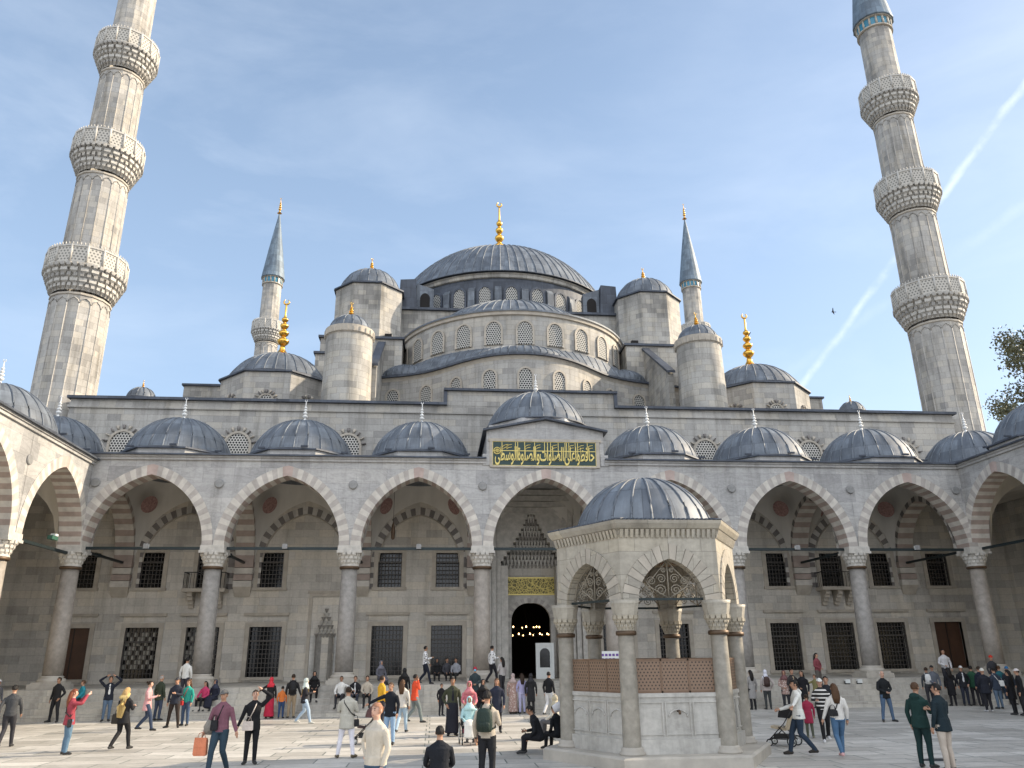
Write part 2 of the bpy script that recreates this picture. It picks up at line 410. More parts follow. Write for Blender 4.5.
def arc_pts(a, h, n, w=0.):
    """pointed arch of half span a and rise h, offset outwards by w: [(s, z)] from left foot to right foot"""
    Rr = (a * a + h * h) / (2 * a); c = Rr - a
    top = math.atan2(math.sqrt(max((Rr + w) ** 2 - c * c, 0)), c) if True else 0
    rt = [(-c + (Rr + w) * math.cos(top * k / n), (Rr + w) * math.sin(top * k / n)) for k in range(n + 1)]
    return [(-s, z) for s, z in rt] + list(reversed(rt))[1:]
def arch_ring(m, mid, z0, a, h, w, d0, d1, n, mats, key=None, soffit=True, smats=None, back=False, gap=0.):
    inn = arc_pts(a, h, n); out = arc_pts(a, h, n, w)
    # resample the outer arc so that both meet at the crown
    tot = len(inn) - 1
    for k in range(tot):
        mm = mats[k % len(mats)]
        if key and abs(k - tot / 2 + .5) <= key[1]: mm = key[0]
        m.mat(mm); p, q, s_, t_ = inn[k], inn[k + 1], out[k + 1], out[k]
        if gap:
            L = lambda a_, b_, t: (a_[0] + (b_[0] - a_[0]) * t, a_[1] + (b_[1] - a_[1]) * t)
            p, q, s_, t_ = L(p, q, gap), L(q, p, gap), L(s_, t_, gap), L(t_, s_, gap)
        m.quad((mid + p[0], d0, z0 + p[1]), (mid + q[0], d0, z0 + q[1]), (mid + s_[0], d0, z0 + s_[1]), (mid + t_[0], d0, z0 + t_[1]))
        m.quad((mid + t_[0], d0, z0 + t_[1]), (mid + s_[0], d0, z0 + s_[1]), (mid + s_[0], d0 + .05, z0 + s_[1]), (mid + t_[0], d0 + .05, z0 + t_[1]))
        if soffit:
            m.mat((smats or mats)[k % len(smats or mats)])
            m.quad((mid + p[0], d0, z0 + p[1]), (mid + q[0], d0, z0 + q[1]), (mid + q[0], d1, z0 + q[1]), (mid + p[0], d1, z0 + p[1]))
        if back:
            m.quad((mid + p[0], d1, z0 + p[1]), (mid + q[0], d1, z0 + q[1]), (mid + s_[0], d1, z0 + s_[1]), (mid + t_[0], d1, z0 + t_[1]))
    return out

ZS = 7.40      # springing of the court arches
ZW = 11.72     # top of the court wall under its cornice

def capital_mesh():
    m = MB().mat('carved_marble')
    m.lathe([(.40, -.02), (.44, .0), (.46, .06), (.43, .12), (.46, .2), (.60, .62)], 16)
    for i in range(3): ring_cells(m, 16, .40 + .05 * i, .50 + .075 * i, .10 + .17 * i, .36 + .17 * i, .75, .5 * (i % 2))
    m.box(-.60, .60, -.60, .60, .64, .76); m.box(-.56, .56, -.56, .56, .76, 1.0)
    return m.mesh('capital')
def shaft_mesh(mat='granite', r0=.43, r1=.38, h=5.1):
    m = MB().mat(mat); m.lathe([(r0, 0), (r0 * .995, h * .3), (r1, h)], 24, cap=True); return m.mesh('column')
def base_mesh():
    m = MB().mat('stone_kerb'); m.box(-.72, .72, -.72, .72, -.30, -.08); m.box(-.62, .62, -.62, .62, -.08, .0)
    m.lathe([(.6, 0), (.62, .06), (.56, .13), (.47, .17), (.50, .22), (.45, .26)], 24); return m.mesh('base')
def collar_mesh():
    m = MB().mat('bronze'); m.lathe([(.39, 0), (.47, .01), (.49, .07), (.47, .13), (.39, .14)], 24); return m.mesh('collar')
CAPM, SHM, SHW, BSM, CLM = capital_mesh(), shaft_mesh(), shaft_mesh('column_warm'), base_mesh(), collar_mesh()
def column(parent, x, y, warm=False):
    o = link('column', SHW if warm else SHM, parent, (x, y, 1.35))
    link('base', BSM, o); link('collar', CLM, o, (0, 0, 4.98)); link('capital', CAPM, o, (0, 0, 5.08))
    return o
PDOME = dome_mb(2.74, 2.2, 24).mesh('dome'); PFIN = finial_mb(1.35, 'white_marble_finial', .105).mesh('finial')
def drum_mesh():
    m = MB().mat('marble_front'); m.lathe([(3.0, -.05), (3.0, .40)], 8, a0=PI / 8, a1=2 * PI + PI / 8, smooth=False)
    m.mat('lead_dark'); m.lathe([(2.9, .40), (3.14, .40), (3.12, .48), (2.8, .54)], 8, a0=PI / 8, a1=2 * PI + PI / 8, smooth=False)
    for k in range(8):
        a = PI / 4 * k + .2; x, y = 3.0 * math.cos(a), 3.0 * math.sin(a)
        m.box(x - .18, x + .18, y - .05, y + .05, .52, .61)
    return m.mesh('drum')
PDRUM = drum_mesh()
def court_dome(parent, x, y, z=12.0):
    o = link('dome', PDOME, parent, (x, y, z + .52)); link('drum', PDRUM, o, (0, 0, -.52)); link('finial', PFIN, o, (0, 0, 2.16))
    return o

def vault(m, s0, s1, d0, d1, n=14):
    """sail vault over one bay: rises from the corner to the crowns of its four arches and on to a shallow dome"""
    hs = (s1 - s0) / 2; hd = (d1 - d0) / 2
    def A(u, half, h):
        aa = half; Rr = (aa * aa + h * h) / (2 * aa); c = Rr - aa; x = abs(u) * aa + c
        return math.sqrt(max(Rr * Rr - x * x, 0))
    g = []
    for j in range(n + 1):
        v = -1 + 2 * j / n; row = []
        for i in range(n + 1):
            u = -1 + 2 * i / n; z = A(u, hs, 3.5) + A(v, hd, 3.5)
            if z > 3.6: z = 3.6 + (z - 3.6) * .55
            row.append(((s0 + s1) / 2 + u * hs, (d0 + d1) / 2 + v * hd, ZS + z))
        g.append(m.add(row))
    for j in range(n):
        for i in range(n):
            q = lambda ii, jj: (-1 + 2 * ii / n, -1 + 2 * jj / n)
            m.face((g[j] + i, g[j] + i + 1, g[j + 1] + i + 1, g[j + 1] + i), [q(i, j), q(i + 1, j), q(i + 1, j + 1), q(i, j + 1)], True)

def court_arcade(root, fr, cols, depth, raised=None, domes=True, warm=(), ends=(True, True), d_in=None):
    """arches, columns, roof, vaults and domes of one side of the court.  fr(s, d, z): s along it, d away from the court"""
    W = MB(); W.fr = fr; W.mat('marble_front')
    V = MB(); V.fr = fr; V.mat('vault_painted')
    nb = len(cols) - 1
    for b in range(nb):
        c0, c1 = cols[b], cols[b + 1]; mid = (c0 + c1) / 2; half = (c1 - c0) / 2; a = half - .52; w = .50
        Am = MB(); Am.fr = fr
        arch_ring(Am, mid, ZS, a, 3.46, w, -.03, 1.0, 20, ('voussoir_light', 'voussoir_dark'), ('voussoir_red', 1.1), True, ('voussoir_light', 'voussoir_pink'), True)
        Am.build('arch', root)
        out = arc_pts(a, 3.46, 20, w); tot = len(out) - 1
        zt = ZW
        W.mat('marble_front')
        for d in (0., 1.0):
            for k in range(tot):
                p, q = out[k], out[k + 1]
                W.quad((mid + p[0], d, ZS + p[1]), (mid + q[0], d, ZS + q[1]), (mid + q[0], d, zt), (mid + p[0], d, zt))
            if half - .02 > a + w:
                for sg in (-1, 1):
                    W.quad((mid + sg * (a + w), d, ZS), (mid + sg * half, d, ZS), (mid + sg * half, d, zt), (mid + sg * (a + w), d, zt))
        V.mat('vault_painted'); vault(V, c0 + .5, c1 - .5, 1.0, depth)
        # red medallions on the pendentives
        for sg in (-1, 1):
            for dv in (() if raised and b == 3 else (.60,)):
                s_ = mid + sg * half * .64; d_ = (1 + depth) / 2 + dv * (depth - 1) / 2
                V.mat('medallion_red'); i = []
                nn = Vector((sg * -.75, -.5 * (1 if dv > 0 else -1), -.45)).normalized(); t1 = nn.cross(Vector((0, 0, 1))).normalized(); t2 = nn.cross(t1)
                ctr = Vector((s_, d_, 10.5)) + nn * .22
                V.quad(*[tuple(ctr + t1 * .5 * math.cos(2 * PI * k / 16) + t2 * .5 * math.sin(2 * PI * k / 16)) for k in range(16)])
    # piers over the capitals, transverse arches and their wall brackets
    T = []
    for i, c in enumerate(cols):
        W.mat('marble_front'); W.box(c - .50, c + .50, .0, 1.0, 7.38, 7.44)
        W.box(c - .03, c + .03, .01, .99, 7.44, ZW)
        if 0 < i < nb or ends[0 if i == 0 else 1]:
            Tm = MB(); Tm.fr = lambda s, d, z, c=c: fr(c + d - .5, 1.0 + (depth - 1) / 2 + s, z)
            arch_ring(Tm, 0, ZS, (depth - 1) / 2 - .3, 3.2, .45, 0., 1.0, 13, ('voussoir_light', 'voussoir_grey'), None, True, ('voussoir_light', 'voussoir_pink'), True)
            for k in range(4):
                Tm.mat('voussoir_light' if k % 2 else 'voussoir_pink'); Tm.box((depth - 1) / 2 - .32, (depth - 1) / 2, .0, 1.0, ZS - .35 * (k + 1) + .03, ZS - .35 * k)
            Tm.mat('frame_stone'); Tm.hull8([((depth - 1) / 2 - .05, .1, 5.5), ((depth - 1) / 2, .1, 5.5), ((depth - 1) / 2, .9, 5.5), ((depth - 1) / 2 - .05, .9, 5.5), ((depth - 1) / 2 - .32, .0, 6.03), ((depth - 1) / 2, .0, 6.03), ((depth - 1) / 2, 1.0, 6.03), ((depth - 1) / 2 - .32, 1.0, 6.03)])
            Tm.build('transverse_arch', root)
            # wall above the transverse arch
            W.mat('vault_plaster')
            ou = arc_pts((depth - 1) / 2 - .3, 3.2, 13, .45); cc = 1.0 + (depth - 1) / 2
            for dd in (-.47, .47):
                for k in range(len(ou) - 1):
                    p, q = ou[k], ou[k + 1]
                    W.quad((c + dd, cc + p[0], ZS + p[1]), (c + dd, cc + q[0], ZS + q[1]), (c + dd, cc + q[0], ZW), (c + dd, cc + p[0], ZW))
    W.build('wall', root); V.build('vault', root)
    s0, s1 = cols[0], cols[-1]
    # cornice and lead roof
    Cn = MB(); Cn.fr = fr
    segs = [(s0, s1)] if not raised else [(s0, raised[0]), (raised[1], s1)]
    for a_, b_ in segs:
        Cn.mat('marble_front'); Cn.box(a_, b_, -.10, .5, ZW - .13, ZW); Cn.box(a_, b_, -.17, .5, ZW, ZW + .09)
        Cn.mat('lead_dark'); Cn.box(a_, b_, -.30, .6, ZW + .09, ZW + .17)
    Cn.build('cornice', root)
    Rf = MB(); Rf.fr = fr; Rf.mat('lead'); Rf.box(s0, s1, .55, depth + .2, ZW + .03, ZW + .14); Rf.build('roof', root)

GZ = -.15
# ------------------------------------------------------------------ the setting
gr = MB().mat('earth'); gr.quad((-900, -500, -.21), (900, -500, -.21), (900, 1500, -.21), (-900, 1500, -.21)); struct(gr.build('ground'))
pv = MB().mat('paving_marble'); pv.quad((-30, -8, GZ), (24, -8, GZ), (24, 39, GZ), (-30, 39, GZ)); struct(pv.build('pavement'))
st = MB().mat('step_stone')
NS = 5; RI = (1.05 - GZ) / NS
def step_ring(k):
    y = 37.1 + .30 * k; x = 21.75 + .06 * k; z0 = GZ + RI * k; z1 = GZ + RI * (k + 1)
    st.box(-30, x, y, y + .36, z0, z1)
    st.box(x, 22.2, -8, y + .36, z0, z1)
for k in range(NS): step_ring(k)
st.box(-30, 30, 38.62, 46.3, GZ, 1.047); st.box(22.05, 30, -8, 38.62, GZ, 1.049)
struct(st.build('steps'))

# ------------------------------------------------------------------ front portico
COLS = [-22.85, -16.30, -9.80, -3.30, 3.25, 9.75, 16.25, 22.90]
YF = 39.2; DEP = 7.0
front = thing('portico', 'long grey marble portico of seven pointed striped arches and lead domes facing the camera', 'portico', (0, YF, 0))
court_arcade(front, lambda s, d, z: (s, d, z), COLS, DEP, (-3.12, 3.07))
for i, c in enumerate(COLS): column(front, c, .5, i in (0, 3, 4, 7))
for b in range(7):
    mid = (COLS[b] + COLS[b + 1]) / 2
    if b != 3: court_dome(front, mid, 3.6)
for sg in (-1, 1): court_dome(front, sg * 26.2, 3.6)
m = MB().mat('roundel_grey')
rd = MB().mat('roundel_grey'); rd.lathe([(.01, .06), (.19, .06), (.22, .03), (.22, -.03)], 20, smooth=False)
RDM = rd.mesh('roundel')
for c in COLS[1:-1] + [-22.15, 22.2]:
    if abs(c) > 3.4 or c < 0:
        o = link('roundel', RDM, front, (c, -.02, 10.42)); o.rotation_euler = (R(90), 0, 0); o.location.y = -.045
for a_, b_, c_, d_ in ((-30.2, -22.6, -29.4, -22.9), (22.6, 30.2, 22.9, 29.4)):
    cr = MB().mat('lead'); cr.box(a_, b_, .3, 7.0, ZW + .05, ZW + .16); cr.mat('vault_plaster'); cr.box(c_, d_, .35, 7.0, 10.9, ZW + .05); cr.build('corner_roof', front)
# raised central bay with its gable
g = MB().mat('marble_front')
g.prism([(-3.10, ZW - .2), (-2.95, ZW - .2), (-2.95, 12.75), (2.82, 12.75), (2.82, ZW - .2), (3.05, ZW - .2), (3.05, 13.35), (0, 13.95), (-3.10, 13.35)], -.02, .5)
g.box(-3.08, 3.03, .5, 6.9, ZW - .1, 13.3)
g.box(-3.3, -2.95, -.06, .3, ZW - .2, 12.1); g.box(2.86, 3.25, -.06, .3, ZW - .2, 12.1)
g.build('gable_wall', front)
g = MB().mat('frame_stone'); g.box(-3.0, 2.9, -.10, .1, 12.78, 12.92); g.box(-2.95, -2.80, -.09, .1, 11.42, 12.78); g.box(2.62, 2.80, -.09, .1, 11.42, 12.78); g.box(-2.8, 2.62, -.08, .1, 11.40, 11.50)
g.build('panel_frame', front)
g = MB().mat('lead_dark')
for a_, b_ in (((-3.3, 13.30), (0, 13.96)), ((0, 13.96), (3.25, 13.30))):
    g.hull8([(a_[0], -.3, a_[1]), (b_[0], -.3, b_[1]), (b_[0], 6.9, b_[1]), (a_[0], 6.9, a_[1]), (a_[0], -.3, a_[1] + .1), (b_[0], -.3, b_[1] + .1), (b_[0], 6.9, b_[1] + .1), (a_[0], 6.9, a_[1] + .1)])
g.build('gable_roof', front)
g = dome_mb(2.84, 2.2, 24); o = g.build('dome', front, (0, 3.6, 14.4))
g = MB().mat('marble_front'); g.lathe([(3.05, -.9), (3.05, -.06)], 8, a0=PI / 8, a1=2 * PI + PI / 8, smooth=False); g.build('drum', o); link('finial', PFIN, o, (0, 0, 2.16))
# inscription panel: gilt lettering on green
pn = MB().mat('panel_green'); pn.box(-2.80, 2.62, -.05, .1, 11.50, 12.78); pan = pn.build('inscription_panel', front)
F = {'ح': (0xFEA1, 4), 'ا': (0xFE8D, 2), 'ف': (0xFED1, 4), 'ظ': (0xFEC5, 4), 'و': (0xFEED, 2), 'ع': (0xFEC9, 4), 'ل': (0xFEDD, 4), 'ى': (0xFEEF, 2),
     'ص': (0xFEB9, 4), 'ت': (0xFE95, 4), 'ة': (0xFE93, 2), 'س': (0xFEB1, 4), 'ط': (0xFEC1, 4)}
def shape_arabic(txt):
    out = ''
    for wd in txt.split(' '):
        g_ = ''
        for i, ch in enumerate(wd):
            b0, nf = F[ch]; pj = i > 0 and F[wd[i - 1]][1] == 4; nj = i < len(wd) - 1 and nf == 4
            g_ += chr(b0 + (3 if pj and nj else 1 if pj else 2 if nj else 0))
        out += g_
    return out[::-1]
def text_mesh(body, name, width, height, thick, shear=0.):
    cu = bpy.data.curves.new('lettering', 'FONT'); cu.body = body; cu.extrude = .02; cu.offset = thick; cu.shear = shear
    to = bpy.data.objects.new('lettering', cu); COL.objects.link(to)
    me = bpy.data.meshes.new_from_object(to.evaluated_get(bpy.context.evaluated_depsgraph_get())); me.name = name
    bpy.data.objects.remove(to); bpy.data.curves.remove(cu)
    xs = [v.co.x for v in me.vertices]; ys = [v.co.y for v in me.vertices]; x0, x1, y0, y1 = min(xs), max(xs), min(ys), max(ys)
    for v in me.vertices:
        v.co = Vector(((v.co.x - x0) / (x1 - x0) * width, v.co.z, (v.co.y - y0) / (y1 - y0) * height))
    me.materials.clear(); me.materials.append(MATS['gilt'])
    return me
link('lettering', text_mesh(shape_arabic('حافظوا على الصلوات والصلوة الوسطى'), 'lettering', 5.2, .98, .012), pan, (-2.68, -.07, 11.53))
g = MB().mat('gilt')
g.box(-2.78, 2.60, -.065, -.045, 12.27, 12.305)
for z0, z1 in ((11.50, 11.525), (12.755, 12.78)): g.box(-2.80, 2.62, -.065, -.045, z0, z1)
for x in (-2.80, 2.595): g.box(x, x + .025, -.065, -.045, 11.5, 12.78)
for x in (-2.32, -1.62, -1.50, -1.14, -.62, -.10, .06, .22, .62, .98, 1.06, 1.18, 1.52, 1.64, 2.16): g.box(x, x + .03, -.066, -.046, 11.95, 12.76)
for x in (-2.15, -1.95, -.98, -.45, .40, 1.30, 1.82, 2.30):
    for dz in (0, .14):
        g.tube([(x - .14, -.06, 12.36 + dz), (x, -.06, 12.45 + dz), (x + .16, -.06, 12.48 + dz)], .02, 6)
g.tube([(-2.56 + .17 * math.cos(a), -.06, 12.28 + .17 * math.sin(a)) for a in [2 * PI * k / 16 for k in range(17)]], .03, 6)
g.tube([(-2.56 + .08 * math.cos(a), -.06, 12.28 + .08 * math.sin(a)) for a in [2 * PI * k / 12 for k in range(13)]], .03, 6)
g.build('ornament', pan)
# tie rods
rod = MB().mat('rod_iron')
for b in range(7):
    g = MB().mat('rod_iron'); g.box(COLS[b] + .4, COLS[b + 1] - .4, .42, .54, 7.27, 7.40); g.build('tie_rod', front)
for c in COLS:
    g = MB().mat('rod_iron'); g.box(c - .06, c + .06, .9, 6.9, 7.28, 7.40)
    g.box(c - .10, c + .10, 3.3, 3.5, 7.24, 7.44); g.build('tie_rod', front)
lm = MB().mat('lamp_white'); lm.box(-.10, .10, -.10, .08, -.08, .12); lm.mat('roundel_grey'); lm.box(-.12, .12, -.13, -.10, -.10, .14); LAMPM = lm.mesh('floodlight')
lg = ['first', 'second', 'third', '', 'fourth', 'fifth', 'sixth']
LBL = {0: 'small white floodlight on the tie rod of the leftmost portico arch', 1: 'small white floodlight on the tie rod of the second arch from the left', 2: 'small white floodlight on the tie rod of the arch just left of the entrance',
       5: 'small white floodlight on the tie rod of the second arch from the right', 6: 'small white floodlight on the tie rod of the rightmost portico arch'}
for b, lb in LBL.items():
    tag(link('floodlight', LAMPM, None, ((COLS[b] + COLS[b + 1]) / 2 + .1, YF + .38, 7.40)), lb, 'floodlight', 'floodlights on the arcade tie rods')

# ------------------------------------------------------------------ side arcades
YC = [YF + .5 - 6.5 * k for k in range(7)]
def side_arcade(sg, n, label):
    root = thing('arcade', label, 'arcade', (22.6 if sg > 0 else -22.4, 0, 0))
    ys = [YC[k] for k in range(n + 1)]
    s_list = [YF - y for y in ys]     # distance from the corner
    court_arcade(root, lambda s, d, z: (sg * d, YF - s, z), s_list, DEP, None, ends=(False, True))
    for k in range(1, n + 1):
        o = column(root, sg * .5, ys[k], k % 2 == 1)
        if sg < 0: q = MB().mat('stone_kerb'); q.box(-.74, .74, -.74, .74, -1.52, -.29); q.build('pedestal', o)
    for k in range(n): court_dome(root, sg * 3.6, (ys[k] + ys[k + 1]) / 2)
    for k in range(n):
        g = MB().mat('rod_iron'); g.box(sg * .42, sg * .54, ys[k + 1] + .4, ys[k] - .4, 7.27, 7.40) if sg > 0 else g.box(-.54, -.42, ys[k + 1] + .4, ys[k] - .4, 7.27, 7.40); g.build('tie_rod', root)
        if k:
            g = MB().mat('rod_iron'); x0, x1 = sorted((sg * .9, sg * 6.9)); g.box(x0, x1, ys[k] - .06, ys[k] + .06, 7.28, 7.40); g.build('tie_rod', root)
    for k in range(1, n):
        o = link('roundel', RDM, root, (-sg * .02, ys[k], 10.42)); o.rotation_euler = (0, R(90), 0)
    # outer wall with two rows of window openings
    w = MB().mat('wall_back'); f = MB()
    xa, xb = sorted((sg * 7.0, sg * 7.8)); cur = ys[-1]; wins = []
    for k in range(n):
        yc = (ys[k] + ys[k + 1]) / 2; wins += [yc - 1.45, yc + 1.45]
    wins.sort(); e = ys[-1]
    for y in wins:
        w.box(xa, xb, e, y - .8, 1.04, ZW); w.box(xa, xb, y - .8, y + .8, 1.04, 1.5); w.box(xa, xb, y - .8, y + .8, 4.2, 5.6); w.box(xa, xb, y - .8, y + .8, 8.2, ZW); e = y + .8
    w.box(xa, xb, e, 46.2, 1.04, ZW); w.box(xa, xb, ys[-1], 46.2, GZ - .03, 1.04); w.build('outer_wall', root)
    for y in wins:
        o = MB()
        for z0, z1 in ((1.5, 4.2), (5.6, 8.2)):
            o.mat('frame_stone')
            for a_, b_, c_, d_ in ((y - 1.0, y - .8, z0, z1), (y + .8, y + 1.0, z0, z1)): o.box(sg * 6.93 - .05, sg * 6.93 + .05, a_, b_, c_, d_)
            o.box(sg * 6.93 - .05, sg * 6.93 + .05, y - 1.0, y + 1.0, z1, z1 + .2); o.box(sg * 6.9 - .08, sg * 6.9 + .08, y - 1.1, y + 1.1, z0 - .2, z0)
            o.mat('screen_translucent'); x_ = sg * 7.3
            o.quad((x_, y - .8, z0), (x_, y + .8, z0), (x_, y + .8, z1), (x_, y - .8, z1))
        o.build('window', root)
    return root
def mat_screen():
    t = NT('screen_translucent'); t.done((.62, .58, .5), .8)
    tr = t.node('ShaderNodeBsdfTranslucent'); tr.inputs[0].default_value = (.62, .56, .42, 1)
    mx = t.node('ShaderNodeMixShader'); mx.inputs[0].default_value = .6
    t.link(t.b.outputs[0], mx.inputs[1]); t.link(tr.outputs[0], mx.inputs[2]); t.link(mx.outputs[0], t.out.inputs[0])
mat_screen()
la = side_arcade(-1, 3, 'sunlit marble side arcade with striped arches along the left edge of the court')
la.location.z = -.3
ra = side_arcade(1, 6, 'shaded marble side arcade with striped arches along the right edge of the court')
g = MB().mat('lamp_green'); g.box(-.11, .11, -.28, .28, -.08, .09); g.mat('lamp_white'); g.box(-.08, .14, -.08, .2, .09, .19)
tag(g.build('floodlight', None, (-22.85, YC[1] + 4.2, 7.5)), 'green and white floodlight on the tie rod of the sunlit left arcade', 'floodlight')

# ------------------------------------------------------------------ prayer hall
AX = .35
hall = thing('mosque', 'huge grey stone mosque with a cascade of lead domes rising behind the portico', 'mosque', (AX, 72, 0))
def hp(mb, name, parent=None): return mb.build(name, parent or hall, (-AX, -72, 0) if parent is None else (0, 0, 0))
YW = 46.2
def window_rect(x, z0, z1, w, kind, parent):
    """barred window with a stone surround set in the back wall"""
    f = MB().mat('frame_stone'); t = .24; y = YW
    f.box(x - w / 2 - t, x - w / 2, y - .06, y + .2, z0, z1); f.box(x + w / 2, x + w / 2 + t, y - .06, y + .2, z0, z1)
    f.box(x - w / 2 - t, x + w / 2 + t, y - .06, y + .2, z1, z1 + t); f.box(x - w / 2 - t - .06, x + w / 2 + t + .06, y - .12, y + .2, z0 - .16, z0)
    if z0 < 3: f.box(x - w / 2 - t - .1, x + w / 2 + t + .1, y - .15, y + .1, z1 + t + .35, z1 + t + .5)
    o = hp(f, 'window')
    p = MB().mat('glass_dark' if kind != 'door' else 'door_wood')
    if kind == 'door':
        p.box(x - w / 2, x + w / 2, y + .22, y + .3, z0, z1)
        for k in range(3):
            for s_ in (-1, 1):
                p.box(x + s_ * w / 4 - w / 5, x + s_ * w / 4 + w / 5, y + .20, y + .22, z0 + .15 + k * .85, z0 + .85 + k * .85)
        p.mat('iron'); p.box(x - .02, x + .02, y + .19, y + .21, z0, z1)
        p.build('door_leaf', o); return o
    p.quad((x - w / 2, y + .3, z0), (x + w / 2, y + .3, z0), (x + w / 2, y + .3, z1), (x - w / 2, y + .3, z1))
    p.build('pane', o)
    b = MB().mat('window_iron'); nx = max(4, round(w / .2)); nz = round((z1 - z0) / .24)
    for k in range(1, nx): xx = x - w / 2 + w * k / nx; b.box(xx - .016, xx + .016, y + .08, y + .11, z0, z1)
    for k in range(1, nz): zz = z0 + (z1 - z0) * k / nz; b.box(x - w / 2, x + w / 2, y + .075, y + .115, zz - .016, zz + .016)
    if kind == 'lit':
        b.mat('pane_light')  # pale blocks painted in for light showing through from the far windows
        for k in range(nx - 1):
            for j in range(nz - 1):
                if (k * 7 + j * 3) % 5 < 3 and 1 < j: 
                    xx = x - w / 2 + w * (k + .5) / nx; zz = z0 + (z1 - z0) * (j + .5) / nz
                    b.box(xx - .085, xx + .085, y + .27, y + .29, zz - .10, zz + .10)
    b.mat('window_iron'); b.box(x - w / 2, x - w / 2 + .05, y + .05, y + .12, z0, z1); b.box(x + w / 2 - .05, x + w / 2, y + .05, y + .12, z0, z1)
    b.box(x - w / 2, x + w / 2, y + .05, y + .12, z0 + (z1 - z0) * .70, z0 + (z1 - z0) * .70 + .06)
    b.build('grille', o)
    return o
WX = [4.9, 8.2, 14.85, 18.2, 21.4, 25.0]
# the wall, pierced by real openings
w = MB().mat('wall_back')
ups = sorted([sg * x for x in WX for sg in (-1, 1)])
e = -30.
spans = [(x, 1.75, 1.35) for x in ups] + [(0., 0, 0)]
spans.sort(); zt = 12.0
for x, wl, wu in spans:
    if wl == 0:
        w.box(e, -2.0, YW, YW + 1.0, 1.04, zt); w.box(-2.0, 2.0, YW, YW + 1.0, 10.5, zt); e = 2.0; continue
    h_ = wl / 2
    w.box(e, x - h_, YW, YW + 1., 1.04, zt)
    w.box(x - h_, x + h_, YW, YW + 1., 1.04, 1.30); w.box(x - h_, x + h_, YW, YW + 1., 3.90, 6.0); w.box(x - h_, x + h_, YW, YW + 1., 7.92, zt)
    for a_, b_ in ((x - h_, x - wu / 2), (x + wu / 2, x + h_)): w.box(a_, b_, YW, YW + 1., 6.0, 7.92)
    e = x + h_
w.box(e, 30., YW, YW + 1., 1.04, zt)
hp(w, 'front_wall')
for x in ups:
    door = abs(x) > 24
    window_rect(x, 1.30, 3.90, 1.75, 'door' if door else ('lit' if x in (-21.4, -18.2) else 'bars'), hall)
    window_rect(x, 6.0, 7.92, 1.35, 'bars', hall)
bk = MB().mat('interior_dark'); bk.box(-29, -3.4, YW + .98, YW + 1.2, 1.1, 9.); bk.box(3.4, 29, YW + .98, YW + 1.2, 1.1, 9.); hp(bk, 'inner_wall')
# balconies at the two inner upper windows
for sg in (-1, 1):
    b = MB().mat('frame_stone'); x = sg * 18.2; b.box(x - 1.15, x + 1.15, YW - .95, YW, 5.72, 5.9)
    for k in range(4):
        for dx in (-.75, 0, .75): b.box(x + dx - .14, x + dx + .14, YW - .75 + .18 * k, YW, 5.5 - .2 * k, 5.70 - .2 * k + .02)
    o = hp(b, 'balcony')
    r_ = MB().mat('iron')
    for k in range(13): xx = x - 1.08 + 2.16 * k / 12; r_.tube([(xx, YW - .88, 5.9), (xx, YW - .92, 6.3), (xx, YW - .86, 6.75)], .014, 5)
    for s_ in (-1, 1):
        for k in range(5): yy = YW - .85 + .2 * k; r_.tube([(x + s_ * 1.08, yy, 5.9), (x + s_ * 1.08, yy, 6.75)], .014, 5)
        r_.box(x + s_ * 1.08 - .02, x + s_ * 1.08 + .02, YW - .9, YW, 6.73, 6.78)
    r_.box(x - 1.1, x + 1.1, YW - .9, YW - .86, 6.73, 6.78); r_.build('railing', o)
# prayer niches
for sg in (-1, 1):
    x = sg * 11.6; n_ = MB().mat('frame_stone')
    n_.box(x - 1.0, x - .82, YW - .07, YW + .1, 1.05, 5.5); n_.box(x + .82, x + 1.0, YW - .07, YW + .1, 1.05, 5.5); n_.box(x - 1.0, x + 1.0, YW - .07, YW + .1, 5.5, 5.7); n_.box(x - 1.1, x + 1.1, YW - .12, YW + .1, 5.7, 5.82)
    n_.mat('marble_panel'); n_.box(x - .80, x - .52, YW - .04, YW + .02, 1.05, 3.4); n_.box(x + .52, x + .80, YW - .04, YW + .02, 1.05, 3.4)
    n_.mat('carved_dark'); n_.lathe([(.50, 1.05), (.50, 3.4)], 10, (x, YW - .46, 0), R(20), R(160), False)
    for k in range(7):
        w_ = .60 * (1 - k / 7.5); n_.mat('carved_marble' if k % 2 else 'carved_dark')
        for q in range(max(1, 6 - k)):
            nq = max(1, 6 - k); xx = x - w_ + 2 * w_ * (q + .5) / nq
            n_.hull8([(xx - .03, YW - .02, 3.3 + .22 * k), (xx + .03, YW - .02, 3.3 + .22 * k), (xx + .03, YW + .05, 3.3 + .22 * k), (xx - .03, YW + .05, 3.3 + .22 * k),
                      (xx - w_ / nq * .9, YW - .16, 3.52 + .22 * k), (xx + w_ / nq * .9, YW - .16, 3.52 + .22 * k), (xx + w_ / nq * .9, YW + .05, 3.52 + .22 * k), (xx - w_ / nq * .9, YW + .05, 3.52 + .22 * k)])
    hp(n_, 'prayer_niche')
